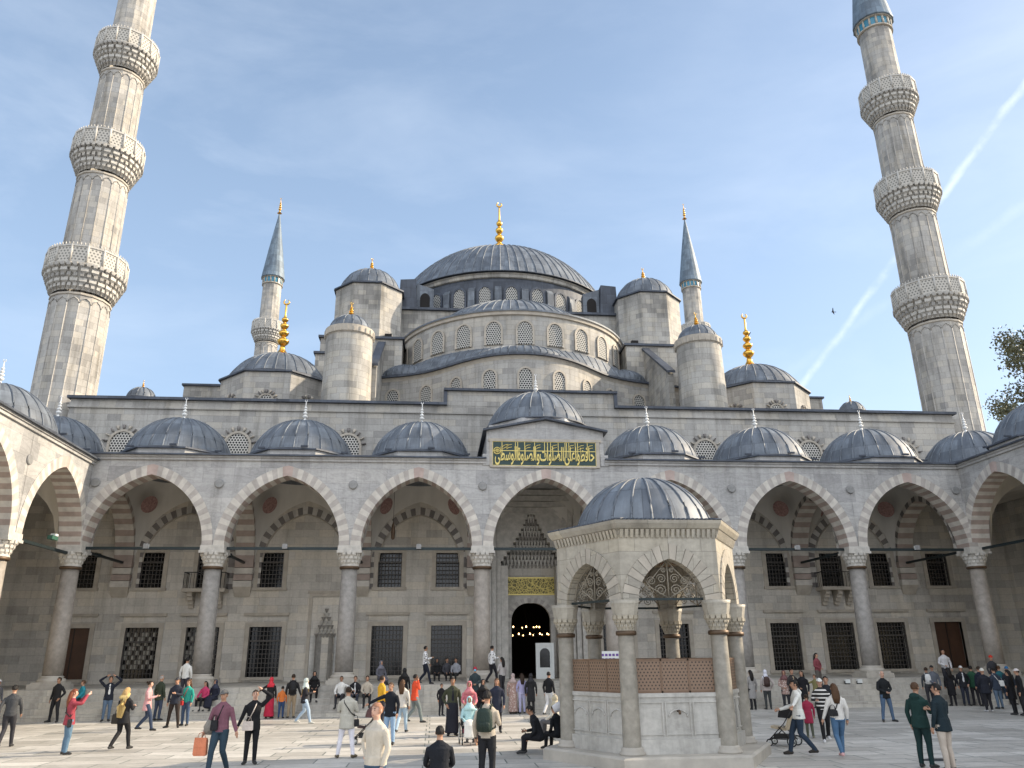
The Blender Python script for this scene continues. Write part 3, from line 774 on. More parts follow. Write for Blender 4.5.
# blind striped arches on the back wall
for b in range(7):
    if b == 3: continue
    mid = (COLS[b] + COLS[b + 1]) / 2; m = MB(); m.fr = lambda s, d, z: (s, YW + d, z)
    arch_ring(m, mid, ZS, 2.35, 2.75, .42, -.04, .05, 15, ('vault_plaster', 'voussoir_grey'), None, True, ('vault_plaster',))
    m.mat('frame_stone'); inn = arc_pts(2.30, 2.70, 15)
    m.tube([(mid + s_, -.05, ZS + z_) for s_, z_ in inn], .04, 6)
    for sg in (-1, 1):
        for k in range(5): m.mat('vault_plaster' if k % 2 else 'voussoir_grey'); m.box(mid + sg * 2.56 - .21, mid + sg * 2.56 + .21, -.03, .05, ZS - .3 * (k + 1) + .02, ZS - .3 * k)
    hp(m, 'blind_arch')
# monumental portal
p = MB().mat('carved_marble')
for k in range(4):
    x0 = 3.0 - .30 * k; zt_ = 11.25 - .32 * k; y0 = YW - .75 + .22 * k
    for sg in (-1, 1): a_, b_ = sorted((sg * x0, sg * (x0 - .27))); p.box(a_, b_, y0, YW + .1, 1.05, zt_)
    p.box(-x0, x0, y0 + .001, YW + .1, zt_, zt_ + .29)
hp(p, 'portal_frame')
p = MB().mat('carved_marble'); p.box(-1.82, -1.42, YW - .05, YW + 1.3, 1.05, 7.2); p.box(1.42, 1.82, YW - .05, YW + 1.3, 1.05, 7.2)
p.mat('wall_back'); p.box(-1.42, 1.42, YW + .95, YW + 1.3, 5.42, 7.4)
# spandrels of the hood
for k in range(12):
    z0 = 7.2 + .27 * k; w_ = 1.80 * (1 - k / 12.4) ** 1.45 + .07
    p.mat('carved_marble'); p.box(-1.9, -w_, YW - .02, YW + .6, z0, z0 + .27); p.box(w_, 1.9, YW - .02, YW + .6, z0, z0 + .27)
p.box(-1.95, 1.95, YW - .02, YW + .6, 10.4, 10.9)
por = hp(p, 'portal')
mq = MB()
for k in range(12):
    z0 = 7.2 + .27 * k; w_ = 1.80 * (1 - k / 12.4) ** 1.45 + .06; yb = YW + 1.0 * (1 - k / 11.); nq = max(2, 16 - int(1.35 * k))
    mq.mat('carved_dark'); mq.box(-w_ - .02, w_ + .02, yb + .02, YW + 1.3, z0, z0 + .27)
    for q in range(nq):
        xx = -w_ + 2 * w_ * (q + .5) / nq; hw = w_ / nq * .86
        mq.mat('carved_marble' if k % 3 else 'carved_dark')
        mq.hull8([(xx - hw * .2, yb, z0 - .2), (xx + hw * .2, yb, z0 - .2), (xx + hw * .2, yb + .1, z0 - .2), (xx - hw * .2, yb + .1, z0 - .2),
                  (xx - hw, yb - .12, z0 + .16), (xx + hw, yb - .12, z0 + .16), (xx + hw, yb + .1, z0 + .2), (xx - hw, yb + .1, z0 + .2)])
mq.mat('carved_marble'); mq.box(-.14, .14, YW - .1, YW + .1, 10.2, 10.42)
mq.build('stalactite_hood', por)
p = MB().mat('gilt_script_band'); p.box(-1.42, 1.42, YW + .88, YW + .95, 5.68, 6.55); p.mat('gilt'); p.box(-1.42, 1.42, YW + .86, YW + .9, 6.55, 6.63); p.box(-1.42, 1.42, YW + .86, YW + .9, 5.60, 5.68); p.build('inscription_band', por)
p = MB(); p.fr = lambda s, d, z: (s, YW + .9 + d, z)
arch_ring(p, 0, 4.15, 1.15, 1.0, .28, 0, .4, 10, ('voussoir_light', 'voussoir_dark')); p.mat('carved_marble')
for sg in (-1, 1): a_, b_ = sorted((sg * 1.15, sg * 1.43)); p.box(a_, b_, 0, .4, 1.05, 4.15)
ou = arc_pts(1.15, 1.0, 10, .28)
for k in range(len(ou) - 1): p.quad((ou[k][0], .01, 4.15 + ou[k][1]), (ou[k + 1][0], .01, 4.15 + ou[k + 1][1]), (ou[k + 1][0], .01, 5.62), (ou[k][0], .01, 5.62))
p.build('door_arch', por)
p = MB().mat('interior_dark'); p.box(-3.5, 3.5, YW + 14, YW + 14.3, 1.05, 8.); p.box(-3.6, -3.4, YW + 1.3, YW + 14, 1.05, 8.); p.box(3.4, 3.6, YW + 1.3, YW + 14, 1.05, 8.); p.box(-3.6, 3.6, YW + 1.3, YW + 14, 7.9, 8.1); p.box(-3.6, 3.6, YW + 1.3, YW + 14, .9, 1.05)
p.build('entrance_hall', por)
# hall body, parapet with the raised centre, and grilles between the portico domes
w = MB().mat('ashlar'); w.box(-27.3, 28.0, YW + .02, YW + 1.2, 11.9, 16.9); w.box(-5.1, 5.4, YW, YW + 1.2, 16.9, 17.85)
w.box(-27.4, 28.1, YW - .08, YW + 1.0, 16.35, 16.5)
w.mat('lead_dark'); w.box(-27.45, -5.1, YW - .22, YW + 1.4, 16.9, 17.06); w.box(5.4, 28.2, YW - .22, YW + 1.4, 16.9, 17.06); w.box(-5.32, 5.62, YW - .22, YW + 1.4, 17.85, 18.0)
w.box(-5.32, -5.1, YW - .1, YW + 1.2, 17.0, 17.86); w.box(5.4, 5.62, YW - .1, YW + 1.2, 17.0, 17.86)
hp(w, 'parapet_wall')
w = MB().mat('ashlar'); w.box(-28.4, 28.9, YW + 1.3, 98, 12, 16.6); w.box(-28.4, -28.0, YW + 1.3, 98, 0, 12); w.box(28.5, 28.9, YW + 1.3, 98, 0, 12); w.box(-28, 28.5, 97.6, 98, 0, 12)
w.mat('lead'); w.box(-28.6, 29.1, YW + 1.2, 98.2, 16.6, 16.75); hp(w, 'hall_block')
def arched_panel(m, mat, mid, z0, half, hrect, rise, fr, d=0.):
    m.fr = fr; m.mat(mat); a = arc_pts(half, rise, 6)
    pts = [(mid - half, d, z0)] + [(mid + s_, d, z0 + hrect + z_) for s_, z_ in a] + [(mid + half, d, z0)]
    m.quad(*pts, uv=[(p_[0], p_[2]) for p_ in pts])
def arched_window(parent, mid, z0, half, hrect, rise, fr, name='window', lat='plaster_lattice', fmat='frame_stone', rad=False, fw=.14):
    """pierced plaster screen set back in a moulded arched surround"""
    f = MB(); f.fr = fr; ring = [(-half - .0, 0)] + [(s_, hrect + z_) for s_, z_ in arc_pts(half, rise, 6)] + [(half, 0)]
    ro = [(-half - fw, 0)] + [(s_, hrect + z_) for s_, z_ in arc_pts(half + fw, rise + fw, 6)] + [(half + fw, 0)]
    f.mat(fmat)
    for k in range(len(ring) - 1):
        p_, q_, s_, t_ = ring[k], ring[k + 1], ro[k + 1], ro[k]
        P = lambda a_, d: (mid + a_[0], d, z0 + a_[1])
        f.quad(P(p_, -.05), P(q_, -.05), P(s_, -.05), P(t_, -.05)); f.quad(P(p_, -.05), P(q_, -.05), P(q_, .12), P(p_, .12)); f.quad(P(t_, -.05), P(s_, -.05), P(s_, .02), P(t_, .02))
    f.quad((mid - half - fw, -.05, z0), (mid + half + fw, -.05, z0), (mid + half + fw, .1, z0), (mid - half - fw, .1, z0))
    if rad:
        for k in range(9):
            a_ = PI * (k + .5) / 9; c_, s2 = math.cos(a_), math.sin(a_)
            f.mat('voussoir_grey' if k % 2 == 0 else fmat)
            f.tube([(mid + c_ * (half + fw), -.04, z0 + hrect + s2 * (rise + fw)), (mid + c_ * (half + fw + .27), -.04, z0 + hrect + s2 * (rise + fw + .27))], [(.05, .05), (.11, .05)], 6)
    o = f.build(name, parent) if parent is not hall else hp(f, name)
    g_ = MB(); arched_panel(g_, lat, mid, z0, half, hrect, rise, fr, .02)
    g_.build('screen', o)
    return o
for x in (-24.0, -17.45, -11.0, 11.1, 17.9, 24.3):
    arched_window(hall, x, 13.45, .68, .75, .72, lambda s, d, z: (s, YW - .03 + d, z), lat='plaster_lattice_fine', rad=True)

# lower three-lobed tier
LX = AX
Z3 = 22.15
PLAN = [(-14.5, 57.6), (-12.0, 56.9), (-8.9, 56.0), (-6.9, 55.0), (-5.6, 53.9), (-4.4, 52.75), (-3.3, 51.85), (-2.2, 51.2), (-1.1, 50.85), (0, 50.73)]
PLAN = [(x + LX, y) for x, y in PLAN] + [(-x + LX, y) for x, y in reversed(PLAN[:-1])]
def smooth_plan(P, n=4):
    out = []
    for i in range(len(P) - 1):
        p0, p1, p2, p3 = [Vector(P[max(0, min(len(P) - 1, i + k))]) for k in (-1, 0, 1, 2)]
        for q in range(n):
            t = q / n; out.append(.5 * ((2 * p1) + (p2 - p0) * t + (2 * p0 - 5 * p1 + 4 * p2 - p3) * t * t + (3 * p1 - p0 - 3 * p2 + p3) * t ** 3))
    return out + [Vector(P[-1])]
SP = smooth_plan(PLAN); DC = Vector((.5, 62.8)); DR = 9.7
m = MB(); L_ = 0.
for a_, b_ in zip(SP, SP[1:]):
    l2 = L_ + (b_ - a_).length; m.mat('ashlar')
    m.quad((a_.x, a_.y, 16.7), (b_.x, b_.y, 16.7), (b_.x, b_.y, Z3), (a_.x, a_.y, Z3), uv=[(L_, 16.7), (l2, 16.7), (l2, Z3), (L_, Z3)]); L_ = l2
apse = hp(m, 'apse_wall')
def offs(P, d):
    out = []
    for i, p in enumerate(P):
        t = (P[min(i + 1, len(P) - 1)] - P[max(i - 1, 0)]).normalized(); out.append(p + Vector((t.y, -t.x)) * d)
    return out
O1, O2 = offs(SP, .10), offs(SP, .28)
m = MB()
for i in range(len(SP) - 1):
    m.mat('frame_stone'); m.quad((SP[i].x, SP[i].y, Z3 - .3), (SP[i + 1].x, SP[i + 1].y, Z3 - .3), (O1[i + 1].x, O1[i + 1].y, Z3 - .02), (O1[i].x, O1[i].y, Z3 - .02))
    m.mat('lead_dark')
    for z0, z1, A_, B_ in ((Z3 - .02, Z3 - .02, O1, O2), (Z3 - .02, Z3 + .13, O2, O2), (Z3 + .13, Z3 + .16, O2, SP)):
        m.quad((A_[i].x, A_[i].y, z0), (A_[i + 1].x, A_[i + 1].y, z0), (B_[i + 1].x, B_[i + 1].y, z1), (B_[i].x, B_[i].y, z1))
m.build('eave', apse)
m = MB(); prev = None; L_ = 0
for i, p in enumerate(SP):
    d = (p - DC); q = DC + d.normalized() * min(DR, d.length - .3); row = []
    for k in range(6):
        t = k / 5; c_ = p.lerp(q, t); row.append((c_.x, c_.y, Z3 + .14 + 1.4 * (t ** .9)))
    if prev:
        l2 = L_ + (p - SP[i - 1]).length; m.mat('lead')
        for k in range(5): m.quad(prev[k], row[k], row[k + 1], prev[k + 1], uv=[(L_, k * .6), (l2, k * .6), (l2, k * .6 + .6), (L_, k * .6 + .6)])
        L_ = l2
    if i % 2 == 0: m.tube([(x, y, z + .01) for x, y, z in row], .045, 5, False)
    prev = row
m.build('roof', apse)
d = dome_mb(1., 1.35, 40, 'lead', (LX, 54.4, Z3 + .2), R(180), R(360), .02, 3.6, 3.2, .045); d.build('apse_dome', apse)
for sg in (-1, 1): d = dome_mb(1., 1.15, 28, 'lead', (LX + sg * 8.3, 57.3, Z3 + .2), R(180), R(360), .02, 2.0, 1.55, .04); d.build('apse_dome', apse)
def plan_point(x):
    for a_, b_ in zip(SP, SP[1:]):
        if a_.x <= x <= b_.x:
            t = (x - a_.x) / (b_.x - a_.x); tn = (b_ - a_).normalized(); return a_.lerp(b_, t), tn
for dx in (-9.4, -6.9, -4.75, -2.45, 0, 2.45, 4.75, 6.9, 9.4):
    p_, tn = plan_point(LX + dx); nrm = Vector((tn.y, -tn.x))
    arched_window(apse, 0, 19.3, .46, 1.35, .5, lambda s, d_, z, p_=p_, tn=tn, nrm=nrm: (p_.x + tn.x * s - nrm.x * (d_ - .05), p_.y + tn.y * s - nrm.y * (d_ - .05), z))
# drum of the half dome
m = MB().mat('ashlar'); m.lathe([(9.45, 22.), (9.45, 26.7)], 64, (.5, 62.8, 0), R(180), R(360), False)
m.mat('frame_stone'); m.lathe([(9.45, 26.35), (9.6, 26.4), (9.62, 26.6), (9.7, 26.65)], 64, (.5, 62.8, 0), R(180), R(360), False)
sd = hp(m, 'half_dome_drum')
m = MB().mat('lead'); m.lathe([(9.72, 26.66), (9.72, 26.8), (7.9, 27.35)], 64, (.5, 62.8, 0), R(180), R(360), False); m.build('eave', sd)
d = dome_mb(8.1, 3.9, 64, 'lead', (.5, 62.8, 27.1), R(180), R(360), .1, seam=.05); d.build('half_dome', sd)
for k in range(13):
    a = R(270 + (k - 6) * 14.2 + 1.); px, py = .5 + 9.45 * math.cos(a), 62.8 + 9.45 * math.sin(a); nrm = Vector((math.cos(a), math.sin(a), 0)); tn = Vector((-nrm.y, nrm.x, 0))
    arched_window(sd, 0, 24.0, .56, 1.25, .6, lambda s, d_, z, px=px, py=py, nrm=nrm, tn=tn: (px + tn.x * s - nrm.x * (d_ - .05), py + tn.y * s - nrm.y * (d_ - .05), z))
# square base of the great dome, flanking buttress blocks
m = MB().mat('ashlar_tower'); m.box(LX - 10.5, LX + 10.5, 61.5, 82, 16.7, 30.2); m.box(LX - 14, LX + 14, 66, 80, 16.7, 28)
m.mat('lead_dark'); m.box(LX - 10.8, LX + 10.8, 61.2, 82.3, 30.2, 30.4); m.mat('lead'); m.box(LX - 14.2, LX + 14.2, 65.8, 80.2, 28, 28.2); hp(m, 'dome_base')
# great drum and dome
CY = 72.; GR = 10.4; GX = .33
m = MB().mat('lead_dark'); m.lathe([(GR, 28.6), (GR, 33.6)], 112, (GX, CY, 0), smooth=False)
m.mat('ashlar_tower'); m.lathe([(GR + .05, 33.6), (GR + .2, 33.66), (GR + .25, 33.9), (GR + .4, 34.0)], 112, (GX, CY, 0), smooth=False)
gd = hp(m, 'great_drum')
for k in range(28):
    a = 2 * PI * k / 28 + R(-90 + 1.); nrm = Vector((math.cos(a), math.sin(a), 0)); tn = Vector((-nrm.y, nrm.x, 0)); px, py = GX + GR * math.cos(a), CY + GR * math.sin(a)
    fr = lambda s, d_, z, px=px, py=py, nrm=nrm, tn=tn: (px + tn.x * s - nrm.x * (d_ - .06), py + tn.y * s - nrm.y * (d_ - .06), z)
    arched_window(gd, 0, 30.4, .52, 1.75, .65, fr, fmat='lead_dark', fw=.2)
    a += PI / 28; nrm = Vector((math.cos(a), math.sin(a), 0)); tn = Vector((-nrm.y, nrm.x, 0))
    b = MB().mat('lead'); b.fr = lambda s, d_, z, nrm=nrm, tn=tn: (GX + nrm.x * (GR - .05 + d_) + tn.x * s, CY + nrm.y * (GR - .05 + d_) + tn.y * s, z)
    b.hull8([(-.30, 0, 28.6), (.30, 0, 28.6), (.30, .45, 28.6), (-.30, .45, 28.6), (-.30, 0, 32.9), (.30, 0, 32.9), (.30, .30, 32.5), (-.30, .30, 32.5)])
    b.build('buttress', gd)
d = dome_mb(GR + .35, 6.9, 80, 'lead', (GX, CY, 34.15), eave=.2, seam=.055); o = d.build('great_dome', gd)
f = finial_mb(7.4, 'gold', .42); f.build('finial', o, (GX, CY, 40.6))
for sg in (-1, 1):
    b = MB().mat('lead_dark'); b.fr = lambda s, d_, z, sg=sg: (LX + sg * s, 61.7 + d_, z)
    b.hull8([(8.0, 0, 30.3), (9.6, 0, 30.3), (9.6, 1.3, 30.3), (8.0, 1.3, 30.3), (8.15, 0, 33.3), (9.5, 0, 33.2), (9.5, 1.3, 33.2), (8.15, 1.3, 33.3)])
    b.mat('lead'); b.hull8([(6.6, .5, 30.3), (8.0, .5, 30.3), (8.0, 1.4, 30.3), (6.6, 1.4, 30.3), (6.6, .5, 32.6), (8.1, .5, 33.1), (8.1, 1.4, 33.1), (6.6, 1.4, 32.6)])
    arched_panel(b, 'interior_dark', 7.35, 30.5, .42, 1.2, .5, b.fr, .47)
    hp(b, 'flying_buttress')
# octagonal weight towers, round turrets and the stepped walls that tie them
def oct_tower(sg):
    c = (LX + sg * 12.0, 61.5); m = MB().mat('ashlar_tower')
    m.lathe([(2.95, 16.7), (2.95, 31.3)], 8, (c[0], c[1], 0), R(22.5), R(382.5), False)
    m.mat('lead_dark'); m.lathe([(2.9, 31.3), (3.15, 31.32), (3.12, 31.46), (2.6, 31.6)], 8, (c[0], c[1], 0), R(22.5), R(382.5), False)
    m.mat('interior_dark'); m.box(c[0] - sg * 1.85 - .28, c[0] - sg * 1.85 + .28, c[1] - 2.62, c[1] - 2.3, 26.0, 26.9)
    o = hp(m, 'weight_tower'); dm = dome_mb(2.6, 2.2, 20, 'lead', (c[0], c[1], 31.55)); dm.build('tower_dome', o)
    f = finial_mb(1.35, 'gold', .15); f.build('finial', o, (c[0], c[1], 33.7))
def turret(sg):
    c = (LX + sg * 12.0, 49.2); m = MB().mat('ashlar_tower'); m.lathe([(1.62, 16.7), (1.52, 22.6)], 32, (c[0], c[1], 0))
    m.mat('frame_stone'); m.lathe([(1.52, 22.3), (1.63, 22.4), (1.63, 22.85), (1.5, 22.9)], 32, (c[0], c[1], 0), smooth=False)
    for k in range(24): a = 2 * PI * k / 24; m.box(c[0] + 1.62 * math.cos(a) - .05, c[0] + 1.62 * math.cos(a) + .05, c[1] + 1.62 * math.sin(a) - .05, c[1] + 1.62 * math.sin(a) + .05, 22.36, 22.7)
    o = hp(m, 'turret'); dm = dome_mb(1.42, 1.15, 14, 'lead', (c[0], c[1], 22.9)); dm.build('turret_dome', o)
    f = finial_mb(1.1, 'gold', .13); f.build('finial', o, (c[0], c[1], 23.98))
for sg in (-1, 1):
    oct_tower(sg); turret(sg)
    w = MB().mat('ashlar_tower'); a_, b_ = sorted((LX + sg * 8.9, LX + sg * 15.2)); w.box(a_, b_, 57.2, 64.5, 16.7, 25.7); w.mat('lead_dark'); w.box(a_ - .15, b_ + .15, 57.0, 64.7, 25.7, 25.88)
    hp(w, 'pier_wall'); w = MB()
    w.mat('ashlar_tower'); a_, b_ = sorted((LX + sg * 10.3, LX + sg * 10.7))
    w.hull8([(a_, 51.2, 16.7), (b_, 51.2, 16.7), (b_, 57.2, 16.7), (a_, 57.2, 16.7), (a_, 51.2, 21.2), (b_, 51.2, 21.2), (b_, 57.2, 25.3), (a_, 57.2, 25.3)])
    w.mat('lead_dark'); w.hull8([(a_ - .1, 51.0, 21.2), (b_ + .1, 51.0, 21.2), (b_ + .1, 57.2, 25.35), (a_ - .1, 57.2, 25.35), (a_ - .1, 51.0, 21.38), (b_ + .1, 51.0, 21.38), (b_ + .1, 57.2, 25.53), (a_ - .1, 57.2, 25.53)])
    hp(w, 'sloping_wall'); w = MB()
    w.mat('ashlar_tower'); a_, b_ = sorted((LX + sg * 13.2, LX + sg * 15.0)); w.box(a_, b_, 54.2, 60, 16.7, 23.2); w.mat('lead_dark'); w.box(a_ - .12, b_ + .12, 54., 60.1, 23.2, 23.36)
    hp(w, 'stepped_wall'); w = MB()
    w.mat('ashlar_tower'); a_, b_ = sorted((LX + sg * 22.4, LX + sg * 25.2)); w.box(a_, b_, 58, 66, 16.7, 21.8); w.mat('lead_dark'); w.box(a_ - .12, b_ + .12, 57.8, 66.1, 21.8, 21.95)
    hp(w, 'stepped_wall')
    # corner domes
    c = (LX + sg * 18.2 + (.6 if sg < 0 else 0), 55.2); m = MB().mat('ashlar'); m.lathe([(4.0, 16.7), (4.0, 20.75)], 8, (c[0], c[1], 0), R(22.5), R(382.5), False)
    m.mat('lead_dark'); m.lathe([(3.9, 20.75), (4.2, 20.77), (4.16, 20.9), (3.5, 21.05)], 8, (c[0], c[1], 0), R(22.5), R(382.5), False)
    o = hp(m, 'corner_drum'); dm = dome_mb(3.62, 2.35, 30, 'lead', (c[0], c[1], 21.0)); dm.build('corner_dome', o)
    f = finial_mb(4.7, 'gold', .33); f.build('finial', o, (c[0], c[1], 23.3))
    for k in range(8):
        a = PI / 4 * k; nrm = Vector((math.cos(a), math.sin(a), 0)); tn = Vector((-nrm.y, nrm.x, 0)); rr = 4.0 * math.cos(PI / 8)
        for s0 in (-.0,):
            arched_window(o, s0, 18.05, .45, .62, .42, lambda s, d_, z, nrm=nrm, tn=tn: (c[0] + nrm.x * (rr - d_ + .03) + tn.x * s, c[1] + nrm.y * (rr - d_ + .03) + tn.y * s, z), lat='plaster_lattice_fine', rad=True, fw=.1)
    # little stair domes on the roof edge
    c = (-.5 + sg * 25.1, 52.2); m = MB().mat('ashlar'); m.lathe([(.95, 16.7), (.95, 18.75)], 16, (c[0], c[1], 0)); o = hp(m, 'stair_turret')
    dm = dome_mb(.92, .85, 12, 'lead', (c[0], c[1], 18.8)); dm.build('turret_dome', o); f = finial_mb(.65, 'gold', .07); f.build('finial', o, (c[0], c[1], 19.55))

# ------------------------------------------------------------------ minarets
def minaret_parts(root, balconies, zc, rs, cone_h, lowdetail=False):
    """balconies: [(z_floor)], rs: shaft radii from the ground up"""
    N = 16; zs = [0.] + balconies + [zc]
    for i in range(len(zs) - 1):
        z0, z1 = zs[i], zs[i + 1]; r = rs[i]; m = MB().mat('ashlar_minaret')
        zb = z1 - (1.75 if i < len(balconies) else 0)
        rt = r * .965
        m.lathe([(r, z0), (rt, zb)], N, smooth=False)
        if i < len(balconies) :
            for k in range(N):     # raised fillets between the facets, joined by little pointed heads
                a = 2 * PI * k / N
                m.tube([(r * 1.0 * math.cos(a), r * 1.0 * math.sin(a), z0 + .3), (rt * math.cos(a), rt * math.sin(a), zb - .75)], .045, 5)
                b = 2 * PI * (k + 1) / N; mid = (a + b) / 2
                m.tube([(rt * math.cos(a), rt * math.sin(a), zb - .77), (rt * math.cos(a * .7 + mid * .3), rt * math.sin(a * .7 + mid * .3), zb - .5), (rt * .995 * math.cos(mid), rt * .995 * math.sin(mid), zb - .34), (rt * math.cos(b * .7 + mid * .3), rt * math.sin(b * .7 + mid * .3), zb - .5), (rt * math.cos(b), rt * math.sin(b), zb - .77)], .04, 5)
        m.mat('frame_stone'); m.lathe([(rt, zb - .2), (rt + .07, zb - .16), (rt + .07, zb - .04), (rt, zb)], N, smooth=False)
        m.build('shaft', root)
    for i, z in enumerate(balconies):
        r = rs[i] * .96; ro = r + .66; m = MB().mat('carved_marble')
        m.lathe([(r, z - 1.6), (ro - .12, z - .1), (ro, z - .1), (ro, z + .06), (ro - .1, z + .06)], 32, smooth=False)
        for t in range(5):
            rr = r + (ro - r) * (t + .3) / 5.2; m.mat('carved_marble' if t % 2 else 'ashlar_minaret')
            ring_cells(m, (36, 24, 36, 24, 40)[t], rr - .1, rr + .19, z - 1.62 + .30 * t, z - 1.2 + .30 * t, (.6, .8, .55, .7, .6)[t], .5 * (t % 2))
        o = m.build('balcony', root)
        p = MB().mat('marble_pierced')
        p.lathe([(ro - .10, z + .06), (ro - .10, z + 1.12)], N, smooth=False); p.lathe([(ro + .0, z + .06), (ro + .0, z + 1.12)], N, smooth=False)
        p.mat('carved_marble'); p.lathe([(ro - .14, z + 1.1), (ro + .05, z + 1.1), (ro + .05, z + 1.22), (ro - .14, z + 1.22)], N, smooth=False)
        for k in range(N):
            a = 2 * PI * k / N; p.tube([(ro * math.cos(a), ro * math.sin(a), z + .06), (ro * math.cos(a), ro * math.sin(a), z + 1.2)], .08, 6)
        for k in range(64):
            a = 2 * PI * k / 64; rad = ro - .04; x, y = rad * math.cos(a), rad * math.sin(a)
            p.tube([(x, y, z + 1.2), (x, y, z + 1.34), (x, y, z + 1.42)], [.05, .045, .008], 5)
        p.build('parapet', o)
    rc = rs[-1] * .965
    b = MB().mat('tile_blue'); b.lathe([(rc + .03, zc - .1), (rc + .05, zc + .68)], 32)
    b.mat('frame_stone')
    for k in range(16): a = 2 * PI * k / 16; b.tube([((rc + .06) * math.cos(a), (rc + .06) * math.sin(a), zc - .1), ((rc + .06) * math.cos(a), (rc + .06) * math.sin(a), zc + .7)], .09, 5)
    b.lathe([(rc, zc - .25), (rc + .14, zc - .2), (rc + .12, zc - .06), (rc, zc)], 32, smooth=False); b.lathe([(rc, zc + .66), (rc + .2, zc + .72), (rc + .2, zc + .82)], 32, smooth=False)
    b.build('tile_band', root)
    c = MB().mat('lead_spire'); rr = rc + .3
    c.lathe([(rr - .3, zc + .8), (rr, zc + .8), (rr - .02, zc + .95), (rr * .62, zc + .8 + cone_h * .42), (rr * .3, zc + .8 + cone_h * .74), (.05, zc + .8 + cone_h)], 48, rfun=lambda k: 1.03 if k % 3 == 0 else 1.)
    o = c.build('spire', root); f = finial_mb(2.6, 'gold', .16); f.build('finial', o, (0, 0, zc + .8 + cone_h - .1))
MB_ = [25.8, 34.75, 43.35]; RS = [1.80, 1.62, 1.46, 1.28]
mn = thing('minaret', 'tall sunlit stone minaret with three balconies at the left edge of the photo', 'minaret', (-28.75, 48.3, 0), 0, 'minarets around the mosque')
minaret_parts(mn, MB_, 50.4, RS, 10.5)
for (x, y), lb in (((29.55, 48.3), 'tall shaded stone minaret with three balconies and blue tiled band at the right edge'), ((-28.6, 99.), 'distant slim minaret with grey spire behind the left corner dome'), ((29.2, 96.), 'distant slim minaret with grey spire behind the round right turret')):
    c = copy_tree(mn); c.location = (x, y, 0); c['label'] = lb

